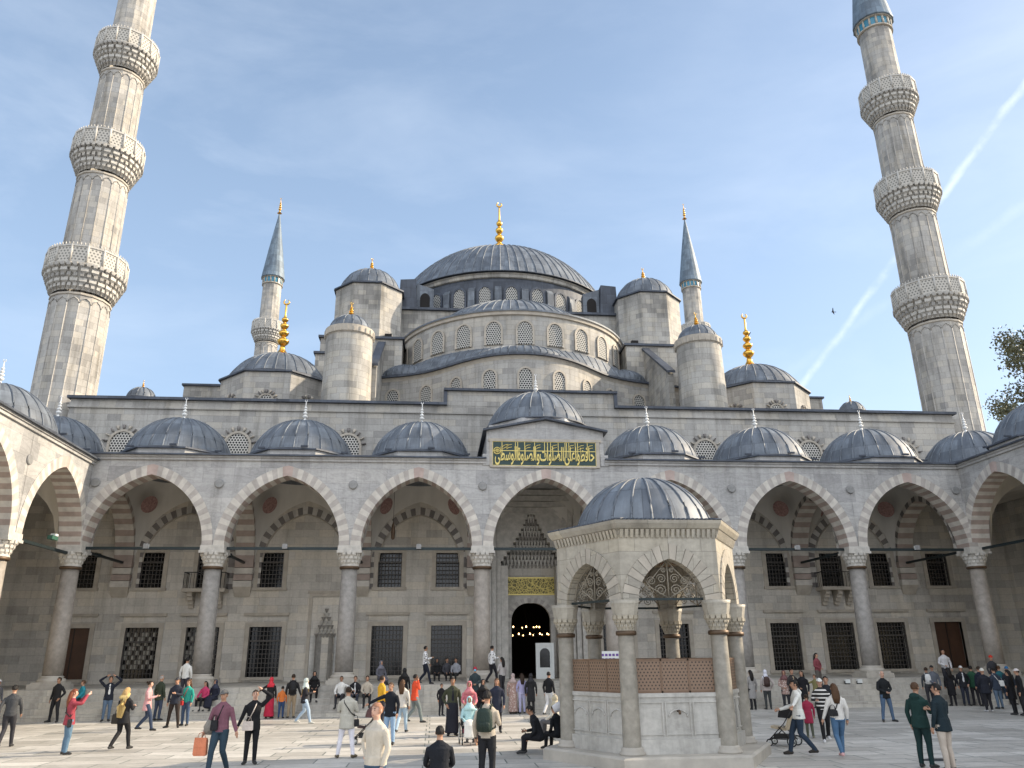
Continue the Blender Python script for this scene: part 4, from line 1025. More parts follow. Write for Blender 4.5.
# ------------------------------------------------------------------ fountain
FX, FY, Hr = -.62, 18.55, 1.95
ft = thing('fountain', 'small six sided ablution fountain kiosk with lead dome and six columns in the court', 'fountain', (FX, FY, 0))
def hexp(r, k, off=0.): a = R(60 * k + off); return (r * math.cos(a), r * math.sin(a))
m = MB().mat('stone_kerb')
m.lathe([(2.52, 0), (2.52, .36), (2.46, .40), (0.02, .40)], 6, smooth=False); m.build('plinth', ft)
def side_frame(k):
    a = R(60 * k + 30); n_ = Vector((math.cos(a), math.sin(a), 0)); t_ = Vector((-n_.y, n_.x, 0)); ap = Hr * math.cos(R(30))
    return lambda s, d, z: (n_.x * (ap + d) + t_.x * s, n_.y * (ap + d) + t_.y * s, z)
SL = Hr
for k in range(6):
    x, y = hexp(Hr, k); c = MB().mat('column_fountain'); c.lathe([(.182, .50), (.176, 1.6), (.166, 2.78)], 20); o = c.build('column', ft, (x, y, 0))
    b = MB().mat('stone_kerb'); b.lathe([(.26, .40), (.26, .44), (.215, .48), (.225, .52), (.18, .55)], 20, cap=True); b.build('base', o)
    b = MB().mat('bronze'); b.lathe([(.165, 2.73), (.205, 2.735), (.215, 2.78), (.205, 2.825), (.165, 2.83)], 20); b.build('collar', o)
    b = MB().mat('marble_fountain'); b.lathe([(.17, 2.83), (.18, 2.90), (.22, 3.10), (.25, 3.12), (.31, 3.46)], 12, smooth=False, cap=True)
    for t in range(3): ring_cells(b, 14, .16 + .02 * t, .20 + .036 * t, 2.85 + .08 * t, 2.99 + .08 * t, .75, .5 * (t % 2))
    b.lathe([(.30, 3.38), (.31, 3.45), (.02, 3.46)], 12); b.build('capital', o)
    fr = side_frame(k)
    # marble basin wall with sunk panels
    w = MB().mat('marble_panel'); w.fr = fr; hs = SL / 2 - .12; w.box(-hs, hs, -.14, -.02, .40, 1.52); w.box(-hs - .02, hs + .02, -.16, .01, 1.49, 1.57); w.box(-hs - .03, hs + .03, -.16, .05, .40, .68)
    for j in range(3):
        cx = -hs + 2 * hs * (j + .5) / 3; hw = hs / 3 * .84
        for a_, b_, c_, d_ in ((cx - hw - .025, cx - hw, .74, 1.40), (cx + hw, cx + hw + .025, .74, 1.40), (cx - hw, cx + hw, .76, .785), (cx - hw, cx + hw, 1.38, 1.405)): w.box(a_, b_, -.03, .006, c_, d_)
        if k != 4 or j == 1:
            w.tube([(cx + s_ * .8, -.01, 1.1 + z_ * .5) for s_, z_ in arc_pts(hw, hw * 1.2, 5)], .016, 5)
    o = w.build('basin_wall', ft)
    if k == 4:
        b = MB().mat('bronze'); b.fr = fr; b.tube([(0, -.02, 1.22), (0, .09, 1.22), (0, .11, 1.16)], .025, 6); b.build('tap', o)
    # copper lattice screen
    w = MB().mat('copper_lattice'); w.fr = fr; w.box(-hs, hs, -.07, -.04, 1.57, 2.22)
    w.mat('copper_grille'); w.box(-hs, hs, -.085, -.03, 2.21, 2.25); w.box(-hs, hs, -.085, -.03, 1.57, 1.61)
    for j in range(4): xx = -hs + 2 * hs * j / 3; w.box(xx - .018, xx + .018, -.085, -.03, 1.57, 2.25)
    w.build('lattice_screen', ft)
    # arch wall above: voussoirs, spandrels, tie rod, scroll grille
    A_ = SL / 2 - .265; Hh = .92; Z0 = 3.42; wd = .33
    w = MB(); w.fr = lambda s, d, z, fr=fr: fr(s, .13 - d, z)
    w.mat('stone_joint'); inn, ou_ = arc_pts(A_, Hh, 9), arc_pts(A_, Hh, 9, wd - .01)
    for q in range(18): w.quad((inn[q][0], -.012, Z0 + inn[q][1]), (inn[q + 1][0], -.012, Z0 + inn[q + 1][1]), (ou_[q + 1][0], -.012, Z0 + ou_[q + 1][1]), (ou_[q][0], -.012, Z0 + ou_[q][1]))
    arch_ring(w, 0, Z0, A_, Hh, wd, -.035, .28, 9, ('marble_fountain', 'voussoir_cream'), None, True, ('marble_fountain',), True, .035)
    w.build('arch', ft)
    w = MB(); w.fr = fr; ou = arc_pts(A_, Hh, 9, wd); w.mat('marble_fountain'); he = SL / 2
    for d in (.13, -.14):
        ee = he + d * math.tan(R(30))
        for q in range(len(ou) - 1): w.quad((ou[q][0], d, Z0 + ou[q][1]), (ou[q + 1][0], d, Z0 + ou[q + 1][1]), (ou[q + 1][0], d, 4.86), (ou[q][0], d, 4.86))
        for sg in (-1, 1): w.quad((sg * (A_ + wd), d, Z0), (sg * ee, d, Z0), (sg * ee, d, 4.86), (sg * (A_ + wd), d, 4.86))
    w.build('spandrel_wall', ft)
    w = MB().mat('rod_iron'); w.fr = fr; w.box(-he + .2, he - .2, -.03, .03, 3.46, 3.51); w.build('tie_rod', ft)
    w = MB().mat('scroll_iron'); w.fr = fr
    w.tube([(s_ * .97, -.06, Z0 + .04 + z_ * .95) for s_, z_ in arc_pts(A_, Hh, 8)], .016, 5)
    w.tube([(0, -.06, 3.5), (0, -.06, Z0 + Hh)], .014, 5)
    for sg in (-1, 1):
        for cx, cz, r_ in ((.16, .22, .13), (.42, .18, .12), (.14, .52, .11), (.36, .46, .10), (.09, .74, .06)):
            w.tube([(sg * (cx + r_ * (1 - q / 22.) * math.cos(q * .62)), -.06, 3.50 + cz * .82 + r_ * (1 - q / 22.) * math.sin(q * .62)) for q in range(20)], .012, 5)
        w.tube([(sg * A_ * .98, -.06, 3.55), (sg * A_ * .45, -.06, 3.95), (0, -.06, Z0 + Hh * .98)], .014, 5)
        w.tube([(0, -.06, 3.5), (sg * A_ * .55, -.06, 3.75), (sg * A_ * .75, -.06, Z0 + Hh * .6)], .014, 5)
    w.build('arch_grille', ft)
m = MB().mat('marble_fountain')
m.lathe([(Hr + .10, 4.84), (Hr + .16, 4.86), (Hr + .20, 4.97), (Hr + .27, 5.0), (Hr + .34, 5.10), (Hr + .36, 5.17), (1.6, 5.26)], 6, smooth=False)
for k in range(6):
    fr = side_frame(k); m.fr = fr
    for j in range(19): s_ = -1.0 + 2.0 * j / 18; m.hull8([(s_ - .03, .14, 4.80), (s_ + .03, .14, 4.80), (s_ + .03, .16, 4.80), (s_ - .03, .16, 4.80), (s_ - .035, .14, 4.98), (s_ + .035, .14, 4.98), (s_ + .035, .22, 4.98), (s_ - .035, .22, 4.98)])
m.fr = None
m.build('cornice', ft)
m = MB().mat('lead_dark')
for k in range(6):
    fr = side_frame(k); m.fr = fr
    for j in range(24): s_ = -1.15 + 2.3 * j / 23; m.tube([(s_, .30, 5.19), (s_, .05, 5.22)], .025, 5)
m.build('roof_edge', ft)
d = dome_mb(1.60, 1.34, 22, 'lead', (0.0, 0, 5.18), seam=.024); d.build('dome', ft)
m = MB().mat('fountain_ceiling'); m.lathe(half_profile(1.55, .62), 24, (0, 0, 4.5)); m.build('inner_ceiling', ft)

ft.scale = (1.163, 1.163, 1.108); ft.location = (.08, 21.15, -.322)

# ------------------------------------------------------------------ people
class PB:
    """closed tubes with tags, fused by a voxel remesh into one continuous figure"""
    def __init__(s): s.v = []; s.f = []; s.t = []
    def tube(s, pts, rad, tag, n=10, hint=(0, 1, 0), capk=.6):
        P = [Vector(p) for p in pts]; rr = [r if isinstance(r, tuple) else (r, r) for r in rad]
        # rounded ends
        d0 = (P[0] - P[1]).normalized(); d1 = (P[-1] - P[-2]).normalized()
        P = [P[0] + d0 * min(rr[0]) * capk] + P + [P[-1] + d1 * min(rr[-1]) * capk]
        rr = [(rr[0][0] * .45, rr[0][1] * .45)] + rr + [(rr[-1][0] * .45, rr[-1][1] * .45)]
        rows = []; h = Vector(hint)
        for i, p in enumerate(P):
            d = (P[min(i + 1, len(P) - 1)] - P[max(i - 1, 0)]).normalized()
            a = d.cross(h)
            if a.length < .05: a = d.cross(Vector((1, 0, 0)))
            a.normalize(); b = a.cross(d).normalized()
            i0 = len(s.v); rows.append(i0)
            for k in range(n):
                q = 2 * PI * k / n; s.v.append(p + a * rr[i][0] * math.cos(q) + b * rr[i][1] * math.sin(q))
        for j in range(len(P) - 1):
            for k in range(n): s.f.append((rows[j] + k, rows[j] + (k + 1) % n, rows[j + 1] + (k + 1) % n, rows[j + 1] + k)); s.t.append(tag)
        s.f.append(tuple(rows[0] + k for k in reversed(range(n)))); s.t.append(tag); s.f.append(tuple(rows[-1] + k for k in range(n))); s.t.append(tag)
    def ball(s, c, r, tag, n=14, m=10):
        c = Vector(c); i0 = len(s.v); s.v.append(c + Vector((0, 0, r[2])))
        for j in range(1, m):
            a = PI * j / m
            for k in range(n): q = 2 * PI * k / n; s.v.append(c + Vector((r[0] * math.sin(a) * math.cos(q), r[1] * math.sin(a) * math.sin(q), r[2] * math.cos(a))))
        s.v.append(c - Vector((0, 0, r[2]))); L = len(s.v) - 1
        for k in range(n):
            k2 = (k + 1) % n
            s.f.append((i0, i0 + 1 + k, i0 + 1 + k2)); s.t.append(tag); s.f.append((L, L - n + k2, L - n + k)); s.t.append(tag)
            for j in range(m - 2): b = i0 + 1 + j * n; s.f.append((b + k, b + n + k, b + n + k2, b + k2)); s.t.append(tag)

ARMS = {  # right arm: elbow, wrist (mirrored for the left); y is forward
 'down': ((.245, -.03, 1.13), (.25, .05, .88)), 'swing': ((.24, .07, 1.14), (.23, .22, .93)), 'back': ((.25, -.14, 1.15), (.25, -.22, .92)),
 'phone': ((.23, .05, 1.14), (.10, .30, 1.20)), 'photo': ((.25, .22, 1.36), (.09, .36, 1.58)), 'call': ((.32, .10, 1.22), (.14, .08, 1.53)),
 'head': ((.40, .08, 1.60), (.16, .12, 1.76)), 'push': ((.24, .06, 1.13), (.19, .40, 1.04)), 'pocket': ((.30, -.08, 1.14), (.21, .06, .94)),
 'reach': ((.38, .12, 1.28), (.60, .26, 1.16)), 'clasp': ((.25, .02, 1.13), (.05, .21, 1.02)), 'lap': ((.24, .06, 1.12), (.13, .30, 1.00)),
 'hand': ((.26, .0, 1.13), (.36, .02, .90)), 'carry': ((.25, -.02, 1.14), (.18, .22, 1.14)), 'hip': ((.36, -.05, 1.17), (.18, .05, 1.0)), 'knee': ((.24, .16, 1.10), (.15, .38, .98))}
HAIR = {'black': (.012, .010, .009), 'dark': (.03, .018, .011), 'brown': (.075, .038, .018), 'auburn': (.16, .045, .02), 'blond': (.42, .27, .11), 'grey': (.33, .31, .29), 'white': (.6, .58, .55)}
SKINS = {'light': (.50, .30, .215), 'mid': (.40, .225, .145), 'tan': (.30, .165, .10), 'dark': (.12, .065, .042)}
PEOPLE = []
def person(label, loc, face, h=1.72, legs='stand', arms=('down', 'down'), top=(.1, .1, .1), bot=(.03, .035, .05), shoe=(.03, .03, .03), skin='mid',
           hair=('short', 'dark'), hem=None, skirt=None, lean=0., seat=.5, near=False, short=False, group=None, head_turn=0., build=1.06, inner=None, hood=None, tilt=0.):
    """hem: z where a jacket or coat ends; skirt: colour of a long skirt or robe; inner: colour of a shirt seen down the front"""
    k = h / 1.75; B = PB(); w = build
    dz = {'sit': seat + .10 - .92, 'crouch': .34 - .92, 'wheel': seat + .10 - .92}.get(legs, 0.)
    hipz = .92 + dz; ca, sa = math.cos(R(lean)), math.sin(R(lean))
    def U(p):   # upper body: lowered and leant about the hip
        x, y, z = p[0], p[1], p[2] - .92
        return (x, y * ca + z * sa, hipz + z * ca - y * sa)
    # torso
    tz = hem if hem else .90; T = 'top'
    rings = [(.90, .165 * w, .118 * w), (1.02, .158 * w, .112 * w), (1.14, .152 * w, .108 * w), (1.28, .172 * w, .118 * w), (1.37, .186 * w, .112 * w), (1.41, .172 * w, .100), (1.445, .135 * w, .088), (1.48, .088, .075), (1.50, .066, .066)]
    B.tube([U((0, 0, z)) for z, a, b in rings], [(a, b) for z, a, b in rings], T, 16)
    if hem is not None and dz == 0:
        n_ = 4; B.tube([U((0, -.005, 1.05 - (1.05 - hem) * q / n_)) for q in range(n_ + 1)], [((.165 + .02 * q / n_) * w, (.122 + .03 * q / n_) * w) for q in range(n_ + 1)], T, 16, capk=.15)
    elif dz == 0: B.tube([U((0, 0, 1.0)), U((0, 0, .90)), U((0, 0, .86))], [(.165 * w, .122 * w)] * 3, 'top', 16, capk=.1)
    if inner: B.tube([U((0, .055, 1.0)), U((0, .062, 1.2)), U((0, .065, 1.34)), U((0, .04, 1.45))], [(.055, .066 * w), (.06, .064 * w), (.07, .058 * w), (.05, .05)], 'inner', 10)
    B.tube([U((0, -.005, 1.45)), U((0, .005, 1.52)), U((0, .015, 1.58))], [.062, .055, .055], 'skin', 10)
    # head with jaw, nose, brow and ears
    hd = lambda p: U((p[0] * math.cos(R(head_turn)) + (p[1] - .02) * math.sin(R(head_turn)), .02 + (p[1] - .02) * math.cos(R(head_turn)) - p[0] * math.sin(R(head_turn)) + tilt * (p[2] - 1.55) * 0, p[2]))
    B.ball(hd((0, .010, 1.655)), (.076, .094, .098), 'skin'); B.ball(hd((0, .045, 1.595)), (.055, .062, .062), 'skin')
    B.tube([hd((0, .098, 1.66)), hd((0, .118, 1.622))], [.010, .016], 'skin', 6)
    for s_ in (-1, 1): B.ball(hd((s_ * .078, .005, 1.635)), (.013, .022, .032), 'skin', 8, 6)
    # legs
    def leg(hip, kn, an, toe_dir=(0, 1), s_=1):
        wl = 1. + (w - 1) * .6
        B.tube([hip, tuple(Vector(hip).lerp(Vector(kn), .5)), kn], [(.098 * wl, .105 * wl), (.086 * wl, .09 * wl), (.066, .068)], 'bot', 12)
        B.tube([kn, tuple(Vector(kn).lerp(Vector(an), .35) + Vector((0, -.012, 0))), an], [(.066, .068), (.062, .066), (.050, .054)], 'bot', 12)
        fx, fy = toe_dir; z = an[2]
        heel = (an[0] - fx * .05, an[1] - fy * .05, max(z - .035, .040)); toe = (an[0] + fx * .165 + s_ * .015, an[1] + fy * .165, max(z - .05, .032))
        B.tube([heel, (an[0] + fx * .06, an[1] + fy * .06, max(z - .03, .045)), toe], [(.040, .042), (.046, .046), (.042, .030)], 'shoe', 10, (0, 0, 1))
    for s_ in (-1, 1):
        hip = (s_ * .088, 0, hipz)
        if legs == 'stand': leg(hip, (s_ * .10, .035 if s_ > 0 else .0, .49), (s_ * .11, .0 if s_ > 0 else -.03, .085), (s_ * .2, .97), s_)
        elif legs == 'apart': leg(hip, (s_ * .15, .02, .49), (s_ * .20, -.01, .085), (s_ * .35, .93), s_)
        elif legs == 'lean': leg(hip, (s_ * .10, .05, .50), (s_ * .11, .10, .085), (s_ * .2, .97), s_)
        elif legs == 'walk': leg(hip, (s_ * .09, .19 if s_ > 0 else .02, .50), (s_ * .09, .27 if s_ > 0 else -.30, .085 if s_ > 0 else .13), (0, 1), s_)
        elif legs == 'cross': leg(hip, (s_ * .07, .06, .49), (-s_ * .05, .04 if s_ > 0 else -.06, .085), (s_ * .3, .95), s_)
        elif legs == 'sit': leg(hip, (s_ * .13, .44, hipz + .02), (s_ * .12, .45, max(hipz - .44, .09)), (s_ * .15, .98), s_)
        elif legs == 'wheel': leg(hip, (s_ * .11, .43, hipz + .02), (s_ * .10, .52, .20), (0, 1), s_)
        elif legs == 'crouch': leg(hip, (s_ * .17, .34, .50), (s_ * .13, .10, .085), (s_ * .3, .95), s_)
    if skirt:
        if legs in ('sit', 'wheel'):
            B.tube([(0, .02, hipz + .02), (0, .25, hipz + .05), (0, .46, hipz + .01)], [(.19, .12), (.20, .11), (.19, .10)], 'skirt', 14, (0, 0, 1)); B.tube([(0, .47, hipz), (0, .50, hipz - .2), (0, .51, .24)], [(.19, .09), (.20, .10), (.21, .11)], 'skirt', 14)
        else: B.tube([(0, 0, z) for z in (1.0, .85, .5, .10)], [(.165 * w, .122 * w), (.185 * w, .15 * w), (.20, .18), (.235, .215)], 'skirt', 16, capk=.1)
    # arms and hands
    hands = []
    for s_, nm in ((1, arms[0]), (-1, arms[1])):
        e, wr = ARMS[nm]; e = U((e[0] * s_ * (.5 + .5 * w), e[1], e[2])); wr = U((wr[0] * s_, wr[1], wr[2])); sh = U((s_ * .172 * w, -.005, 1.368))
        B.tube([sh, tuple(Vector(sh).lerp(Vector(e), .5)), e], [.062, .058, .050], 'top', 10, capk=.35)
        tg = 'skin' if short else 'top'
        B.tube([e, tuple(Vector(e).lerp(Vector(wr), .45)), wr], [.050, .048, .036], tg, 10)
        d = (Vector(wr) - Vector(e)).normalized()
        if nm in ('phone', 'photo', 'push', 'lap', 'clasp', 'carry', 'knee'): d = (d + Vector((-s_ * .15, .35, .1))).normalized()
        W = Vector(wr); side = d.cross(Vector((0, 1, 0) if abs(d.y) < .8 else (0, 0, 1))).normalized(); palm = side.cross(d).normalized()
        B.tube([wr, tuple(W + d * .05), tuple(W + d * .09)], [(.026, .030), (.020, .040), (.018, .040)], 'skin', 8, tuple(side))
        L = (.066, .076, .072, .056) if near else (.07, .07)
        for q in range(len(L)):
            o_ = (q - (len(L) - 1) / 2) * (.022 if near else .034)
            b0 = W + d * .085 + palm * o_; curl = side * (-.018 * s_)
            B.tube([tuple(b0), tuple(b0 + d * L[q] * .55 + curl * .3), tuple(b0 + d * L[q] * .95 + curl)], [.0105, .010, .008] if near else [.016, .015, .012], 'skin', 6)
        b0 = W + d * .03 + palm * .03
        B.tube([tuple(b0), tuple(b0 + d * .035 + palm * .028 + side * -.01 * s_), tuple(b0 + d * .07 + palm * .030 + side * -.02 * s_)], [.013, .0115, .009], 'skin', 6)
        hands.append(tuple(W + d * .09))
    if hood: B.tube([U((0, -.075, 1.40)), U((0, -.095, 1.46)), U((0, -.07, 1.51))], [(.10, .05), (.12, .055), (.10, .04)], 'top', 12)
    me0 = bpy.data.meshes.new('body_src'); me0.from_pydata([tuple(v * k) for v in B.v], [], B.f)
    ob = bpy.data.objects.new('person', me0); COL.objects.link(ob)
    md = ob.modifiers.new('fuse', 'REMESH'); md.mode = 'VOXEL'; md.voxel_size = (.0105 if near else .0155) * k
    sm = ob.modifiers.new('soft', 'SMOOTH'); sm.factor = .5; sm.iterations = 3 if near else 2
    me = bpy.data.meshes.new_from_object(ob.evaluated_get(bpy.context.evaluated_depsgraph_get())); me.name = 'person'
    ob.modifiers.clear(); ob.data = me; bpy.data.meshes.remove(me0)
    tags = ['skin', 'top', 'bot', 'shoe', 'inner', 'skirt']
    cm = lambda c: MATS[c] if isinstance(c, str) else cloth(c)
    for mt in (skinm(SKINS[skin]), cm(top), cm(bot), cloth(shoe, .5), cm(inner or top), cm(skirt or bot)): me.materials.append(mt)
    bv = BVHTree.FromPolygons([tuple(v * k) for v in B.v], B.f)
    for p in me.polygons:
        hit = bv.find_nearest(p.center); t_ = B.t[hit[2]] if hit[2] is not None else 'top'
        z = p.center.z / k
        if dz == 0 and t_ == 'top' and hem is None and z < .89: t_ = 'bot'
        p.material_index = tags.index(t_); p.use_smooth = True
    # head covering as children
    c0 = Vector(hd((0, .010, 1.655)))
    hr = MB(); style, hc = hair if hair else (None, None)
    col = HAIR[hc] if isinstance(hc, str) else hc
    hm = cloth(col, .6) if style else None
    def shell(keep, sx, sy, sz, cc=(0, 0, 0), n=20, m_=14):
        hr.mats.append(hm) if hm not in hr.mats else None; hr.cur = hr.mats.index(hm); idx = {}
        for j in range(m_ + 1):
            a = PI * j / m_
            for q in range(n):
                t_ = 2 * PI * q / n; d = (math.sin(a) * math.cos(t_), math.sin(a) * math.sin(t_), math.cos(a)); idx[j, q] = d
        for j in range(m_):
            for q in range(n):
                ds = [idx[j, q], idx[j + 1, q], idx[j + 1, (q + 1) % n], idx[j, (q + 1) % n]]
                ctr = [sum(d[i] for d in ds) / 4 for i in range(3)]
                if keep(*ctr):
                    pts = []
                    for d in ds:
                        wob = 1 + .03 * math.sin(9 * d[0] + 5 * d[2] + len(PEOPLE)) 
                        p_ = Vector(hd((d[0] * sx * wob + cc[0], .010 + d[1] * sy * wob + cc[1], 1.655 + d[2] * sz * wob + cc[2]))); pts.append(tuple(p_ * k))
                    i = len(hr.v); hr.v += pts; hr.face(range(i, i + 4), None, True)
    def tubeh(pts, rad, n=12):
        hr.mats.append(hm) if hm not in hr.mats else None; hr.cur = hr.mats.index(hm)
        hr.tube([tuple(Vector(hd(p)) * k) for p in pts], [tuple(q * k for q in r) if isinstance(r, tuple) else r * k for r in rad], n)
    nm = None
    if style in ('short', 'long', 'bun', 'pony', 'balding'):
        nm = 'hair'
        if style == 'balding': shell(lambda x, y, z: -.5 < z < .62 and y < .28, .080, .098, .102)
        else: shell(lambda x, y, z: (y < .30 and z > -.45) or (z > .48 and y < .80), .085, .104, .108)
        if style == 'long': tubeh([(0, -.045, 1.68), (0, -.085, 1.56), (0, -.11, 1.42), (0, -.11, 1.27)], [(.085, .06), (.10, .055), (.105, .05), (.07, .03)])
        if style == 'bun': shell(lambda x, y, z: True, .045, .045, .042, (0, -.105, .05))
        if style == 'pony': tubeh([(0, -.09, 1.70), (0, -.15, 1.64), (0, -.14, 1.45)], [.03, .035, .015])
    elif style == 'hijab':
        nm = 'headscarf'
        shell(lambda x, y, z: not (y > .58 and -.8 < z < .62 and abs(x) < .62), .094, .113, .118, (0, 0, -.004))
        tubeh([(0, .0, 1.585), (0, .0, 1.52), (0, .005, 1.45), (0, .01, 1.34)], [(.080, .094), (.098, .100), (.165, .128), (.198, .150)], 16)
    elif style == 'cap':
        nm = 'cap'; shell(lambda x, y, z: z > .12, .088, .108, .112)
        tubeh([(0, .07, 1.685), (0, .125, 1.68), (0, .16, 1.672)], [(.075, .012), (.07, .010), (.045, .008)])
    elif style == 'beanie':
        nm = 'woollen_hat'; shell(lambda x, y, z: z > .08, .092, .112, .125)
    if nm and hr.v:
        o2 = link(nm, hr.mesh(nm), ob)
        for p in o2.data.polygons: p.use_smooth = True
    if style == 'cap': # hair under the cap
        hm = cloth(HAIR['dark'], .6); hr = MB(); shell(lambda x, y, z: -.5 < z < .2 and y < .2, .083, .101, .104); o2 = link('hair', hr.mesh('hair'), ob)
    # eyes and mouth
    ey = MB(); 
    for s_ in (-1, 1):
        e_ = Vector(hd((s_ * .031, .094, 1.655))) * k
        ey.mat('eye_dark'); ey.ball(tuple(e_), .011 * k, .008 * k, .007 * k, 8, 6)
        ey.mat('brow'); ey.tube([tuple(Vector(hd((s_ * .016, .099, 1.678))) * k), tuple(Vector(hd((s_ * .046, .089, 1.680))) * k)], .0045 * k, 5)
    ey.mat('lips'); ey.tube([tuple(Vector(hd((-.022, .096, 1.583))) * k), tuple(Vector(hd((0, .106, 1.584))) * k), tuple(Vector(hd((.022, .096, 1.583))) * k)], .006 * k, 6)
    if near or (90 < face % 360 < 270): ey.build('face_features', ob)
    ob.location = loc; ob.rotation_euler = (R(tilt), 0, R(-face))
    tag(ob, label, 'person', group or 'visitors in the court')
    PEOPLE.append(ob)
    M_ = Matrix.Translation(Vector(loc)) @ Matrix.Rotation(R(-face), 4, 'Z')
    ob_info = {'ob': ob, 'k': k, 'hands': [M_ @ (Vector(q) * k) for q in hands], 'face': face, 'U': lambda p: M_ @ (Vector(U(p)) * k)}
    return ob_info
plain('eye_dark', (.015, .012, .01), .2); plain('notice_ink', (.12, .05, .25), .6); plain('brow', (.03, .02, .014), .8); plain('lips', (.33, .12, .10), .5)
plain('phone_black', (.012, .012, .013), .2); plain('phone_teal', (.05, .35, .42), .3)

def phone(P, hand=0, label='dark phone held up', mat='phone_black', both=False, upright=True):
    p = (P['hands'][0] + P['hands'][1]) / 2 if both else P['hands'][hand]
    m = MB().mat(mat); m.box(-.038, .038, -.005, .005, -.075, .075); m.mat('glass_dark'); m.box(-.034, .034, -.007, -.005, -.068, .068)
    o = m.build('phone', None, p); o.rotation_euler = (0 if upright else R(-50), 0, R(-P['face']))
    if both: o.rotation_euler = (0, R(90), R(-P['face']))
    return tag(o, label, 'phone')
def mcloth(m, c):
    mt = MATS[c] if isinstance(c, str) else cloth(c, .6)
    if mt not in m.mats: m.mats.append(mt)
    m.cur = m.mats.index(mt); return m
def bag(P, at, label, c, size=(.26, .10, .20), strap=None, name='handbag', cat='bag', handle=True):
    """a bag with a rounded body, flap and handle, hung at a point of the person"""
    w, d, h = size; p = P['U'](at) if not isinstance(at, Vector) else at
    m = mcloth(MB(), c)
    for z0, z1, a, b in ((-h, -h * .9, .85, 1.), (-h * .9, -h * .15, 1., .92), (-h * .15, 0, .92, .8)):
        m.hull8([(-w / 2 * a, -d / 2 * a, z0), (w / 2 * a, -d / 2 * a, z0), (w / 2 * a, d / 2 * a, z0), (-w / 2 * a, d / 2 * a, z0), (-w / 2 * b, -d / 2 * b, z1), (w / 2 * b, -d / 2 * b, z1), (w / 2 * b, d / 2 * b, z1), (-w / 2 * b, d / 2 * b, z1)])
    m.hull8([(-w / 2 * .96, d / 2 * .9, -h * .5), (w / 2 * .96, d / 2 * .9, -h * .5), (w / 2 * .96, d / 2 * 1.12, -h * .5), (-w / 2 * .96, d / 2 * 1.12, -h * .5), (-w / 2 * .9, d / 2 * .8, .01), (w / 2 * .9, d / 2 * .8, .01), (w / 2 * .9, d / 2, .015), (-w / 2 * .9, d / 2, .015)])
    o = m.build(name, None, p); o.rotation_euler = (0, 0, R(-P['face']))
    tag(o, label, cat)
    Rm = Matrix.Rotation(R(P['face']), 3, 'Z')
    if handle:
        q = mcloth(MB(), sc(c, .7) if not isinstance(c, str) else c); q.tube([(-w * .3, 0, 0), (-w * .22, 0, .09), (0, 0, .12), (w * .22, 0, .09), (w * .3, 0, 0)], .008, 6); q.build('handle', o)
    if strap:
        q = mcloth(MB(), strap if isinstance(strap, tuple) else c)
        pts = [P['U'](z) for z in ((at[0] * .95, at[1] * .6, 1.02), (at[0] * .2, .135, 1.22), (-at[0] * .45, .10, 1.42), (-at[0] * .5, -.02, 1.485), (-at[0] * .3, -.125, 1.35), (at[0] * .5, -.13, 1.12), (at[0] * .95, at[1] * .4 - .03, 1.02))]
        q.tube([tuple(Rm @ (z - p)) for z in pts], .013, 6); q.build('strap', o)
    return o
def backpack(P, label, c, k=1.):
    m = mcloth(MB(), c); w, d, h = .30 * k, .16 * k, .42 * k; y0 = -.13
    m.lathe([(.02, 0), (.85, .01), (1., .06), (1.02, .22), (.95, .36), (.7, .43), (.02, .45)], 14, (0, 0, 0), ex=w / 2, ey=d / 2)
    p = P['U']((0, y0 - d * .35, 1.0)); o = m.build('backpack', None, p); o.rotation_euler = (0, 0, R(-P['face'])); tag(o, label, 'backpack')
    q = mcloth(MB(), sc(c, .8)); q.lathe([(.02, .03), (.75, .04), (.78, .16), (.6, .2), (.02, .21)], 12, (0, -d * .34, 0), ex=w / 2, ey=d / 3); q.build('pocket', o)
    Rm = Matrix.Rotation(R(P['face']), 3, 'Z'); q = mcloth(MB(), sc(c, .7))
    for s_ in (-1, 1): q.tube([tuple(Rm @ (P['U'](z) - p)) for z in ((s_ * .10, -.13, 1.42), (s_ * .105, -.02, 1.50), (s_ * .11, .115, 1.38), (s_ * .13, .125, 1.2), (s_ * .165, .02, 1.08), (s_ * .12, -.13, 1.05))], .02, 6)
    q.build('strap', o)
    return o
# --- left part of the court
person('man in a dark grey jacket walking away at the far left of the court', (-18.199, 26.654, -0.150), 350, 1.74, 'walk', ('swing','back'), (.05,.052,.055), (.03,.03,.035), hair=('short','black'))
person('person in a white cap and grey coat at the foot of the left steps', (-23.626, 36.700, -0.150), 120, 1.7, 'stand', top=(.12,.12,.13), hair=('cap',(.6,.6,.6)))
P = person('woman in a red jacket with auburn hair photographing with a phone', (-15.559, 24.422, -0.150), 62, 1.67, 'stand', ('photo','photo'), (.27,.045,.06), (.10,.17,.24), hair=('long','auburn'), hem=.80, skin='light')
phone(P, both=True, label='teal phone held up by the woman in the red jacket', mat='phone_teal')
bag(P, (.20,-.02,.95), 'black shoulder bag of the woman in the red jacket', (.015,.015,.017), (.24,.10,.20), True)
person('man in a black jacket standing at the left steps behind the red jacket', (-21.222, 36.700, -0.150), 200, 1.75, 'apart', ('down','pocket'), (.018,.018,.02), (.02,.02,.022), skin='tan')
person('person in a turquoise top sitting on the left steps', (-20.691, 37.850, 0.090), 230, 1.68, 'sit', ('knee','knee'), (.03,.24,.30), (.02,.02,.025), seat=.48, hair=('short','brown'))
person('man in a dark blazer over a white shirt shading his eyes with both hands', (-19.146, 36.700, -0.150), 160, 1.76, 'stand', ('head','head'), (.015,.018,.028), (.10,.15,.22), inner=(.65,.65,.63), hem=.84, hair=('short','brown'))
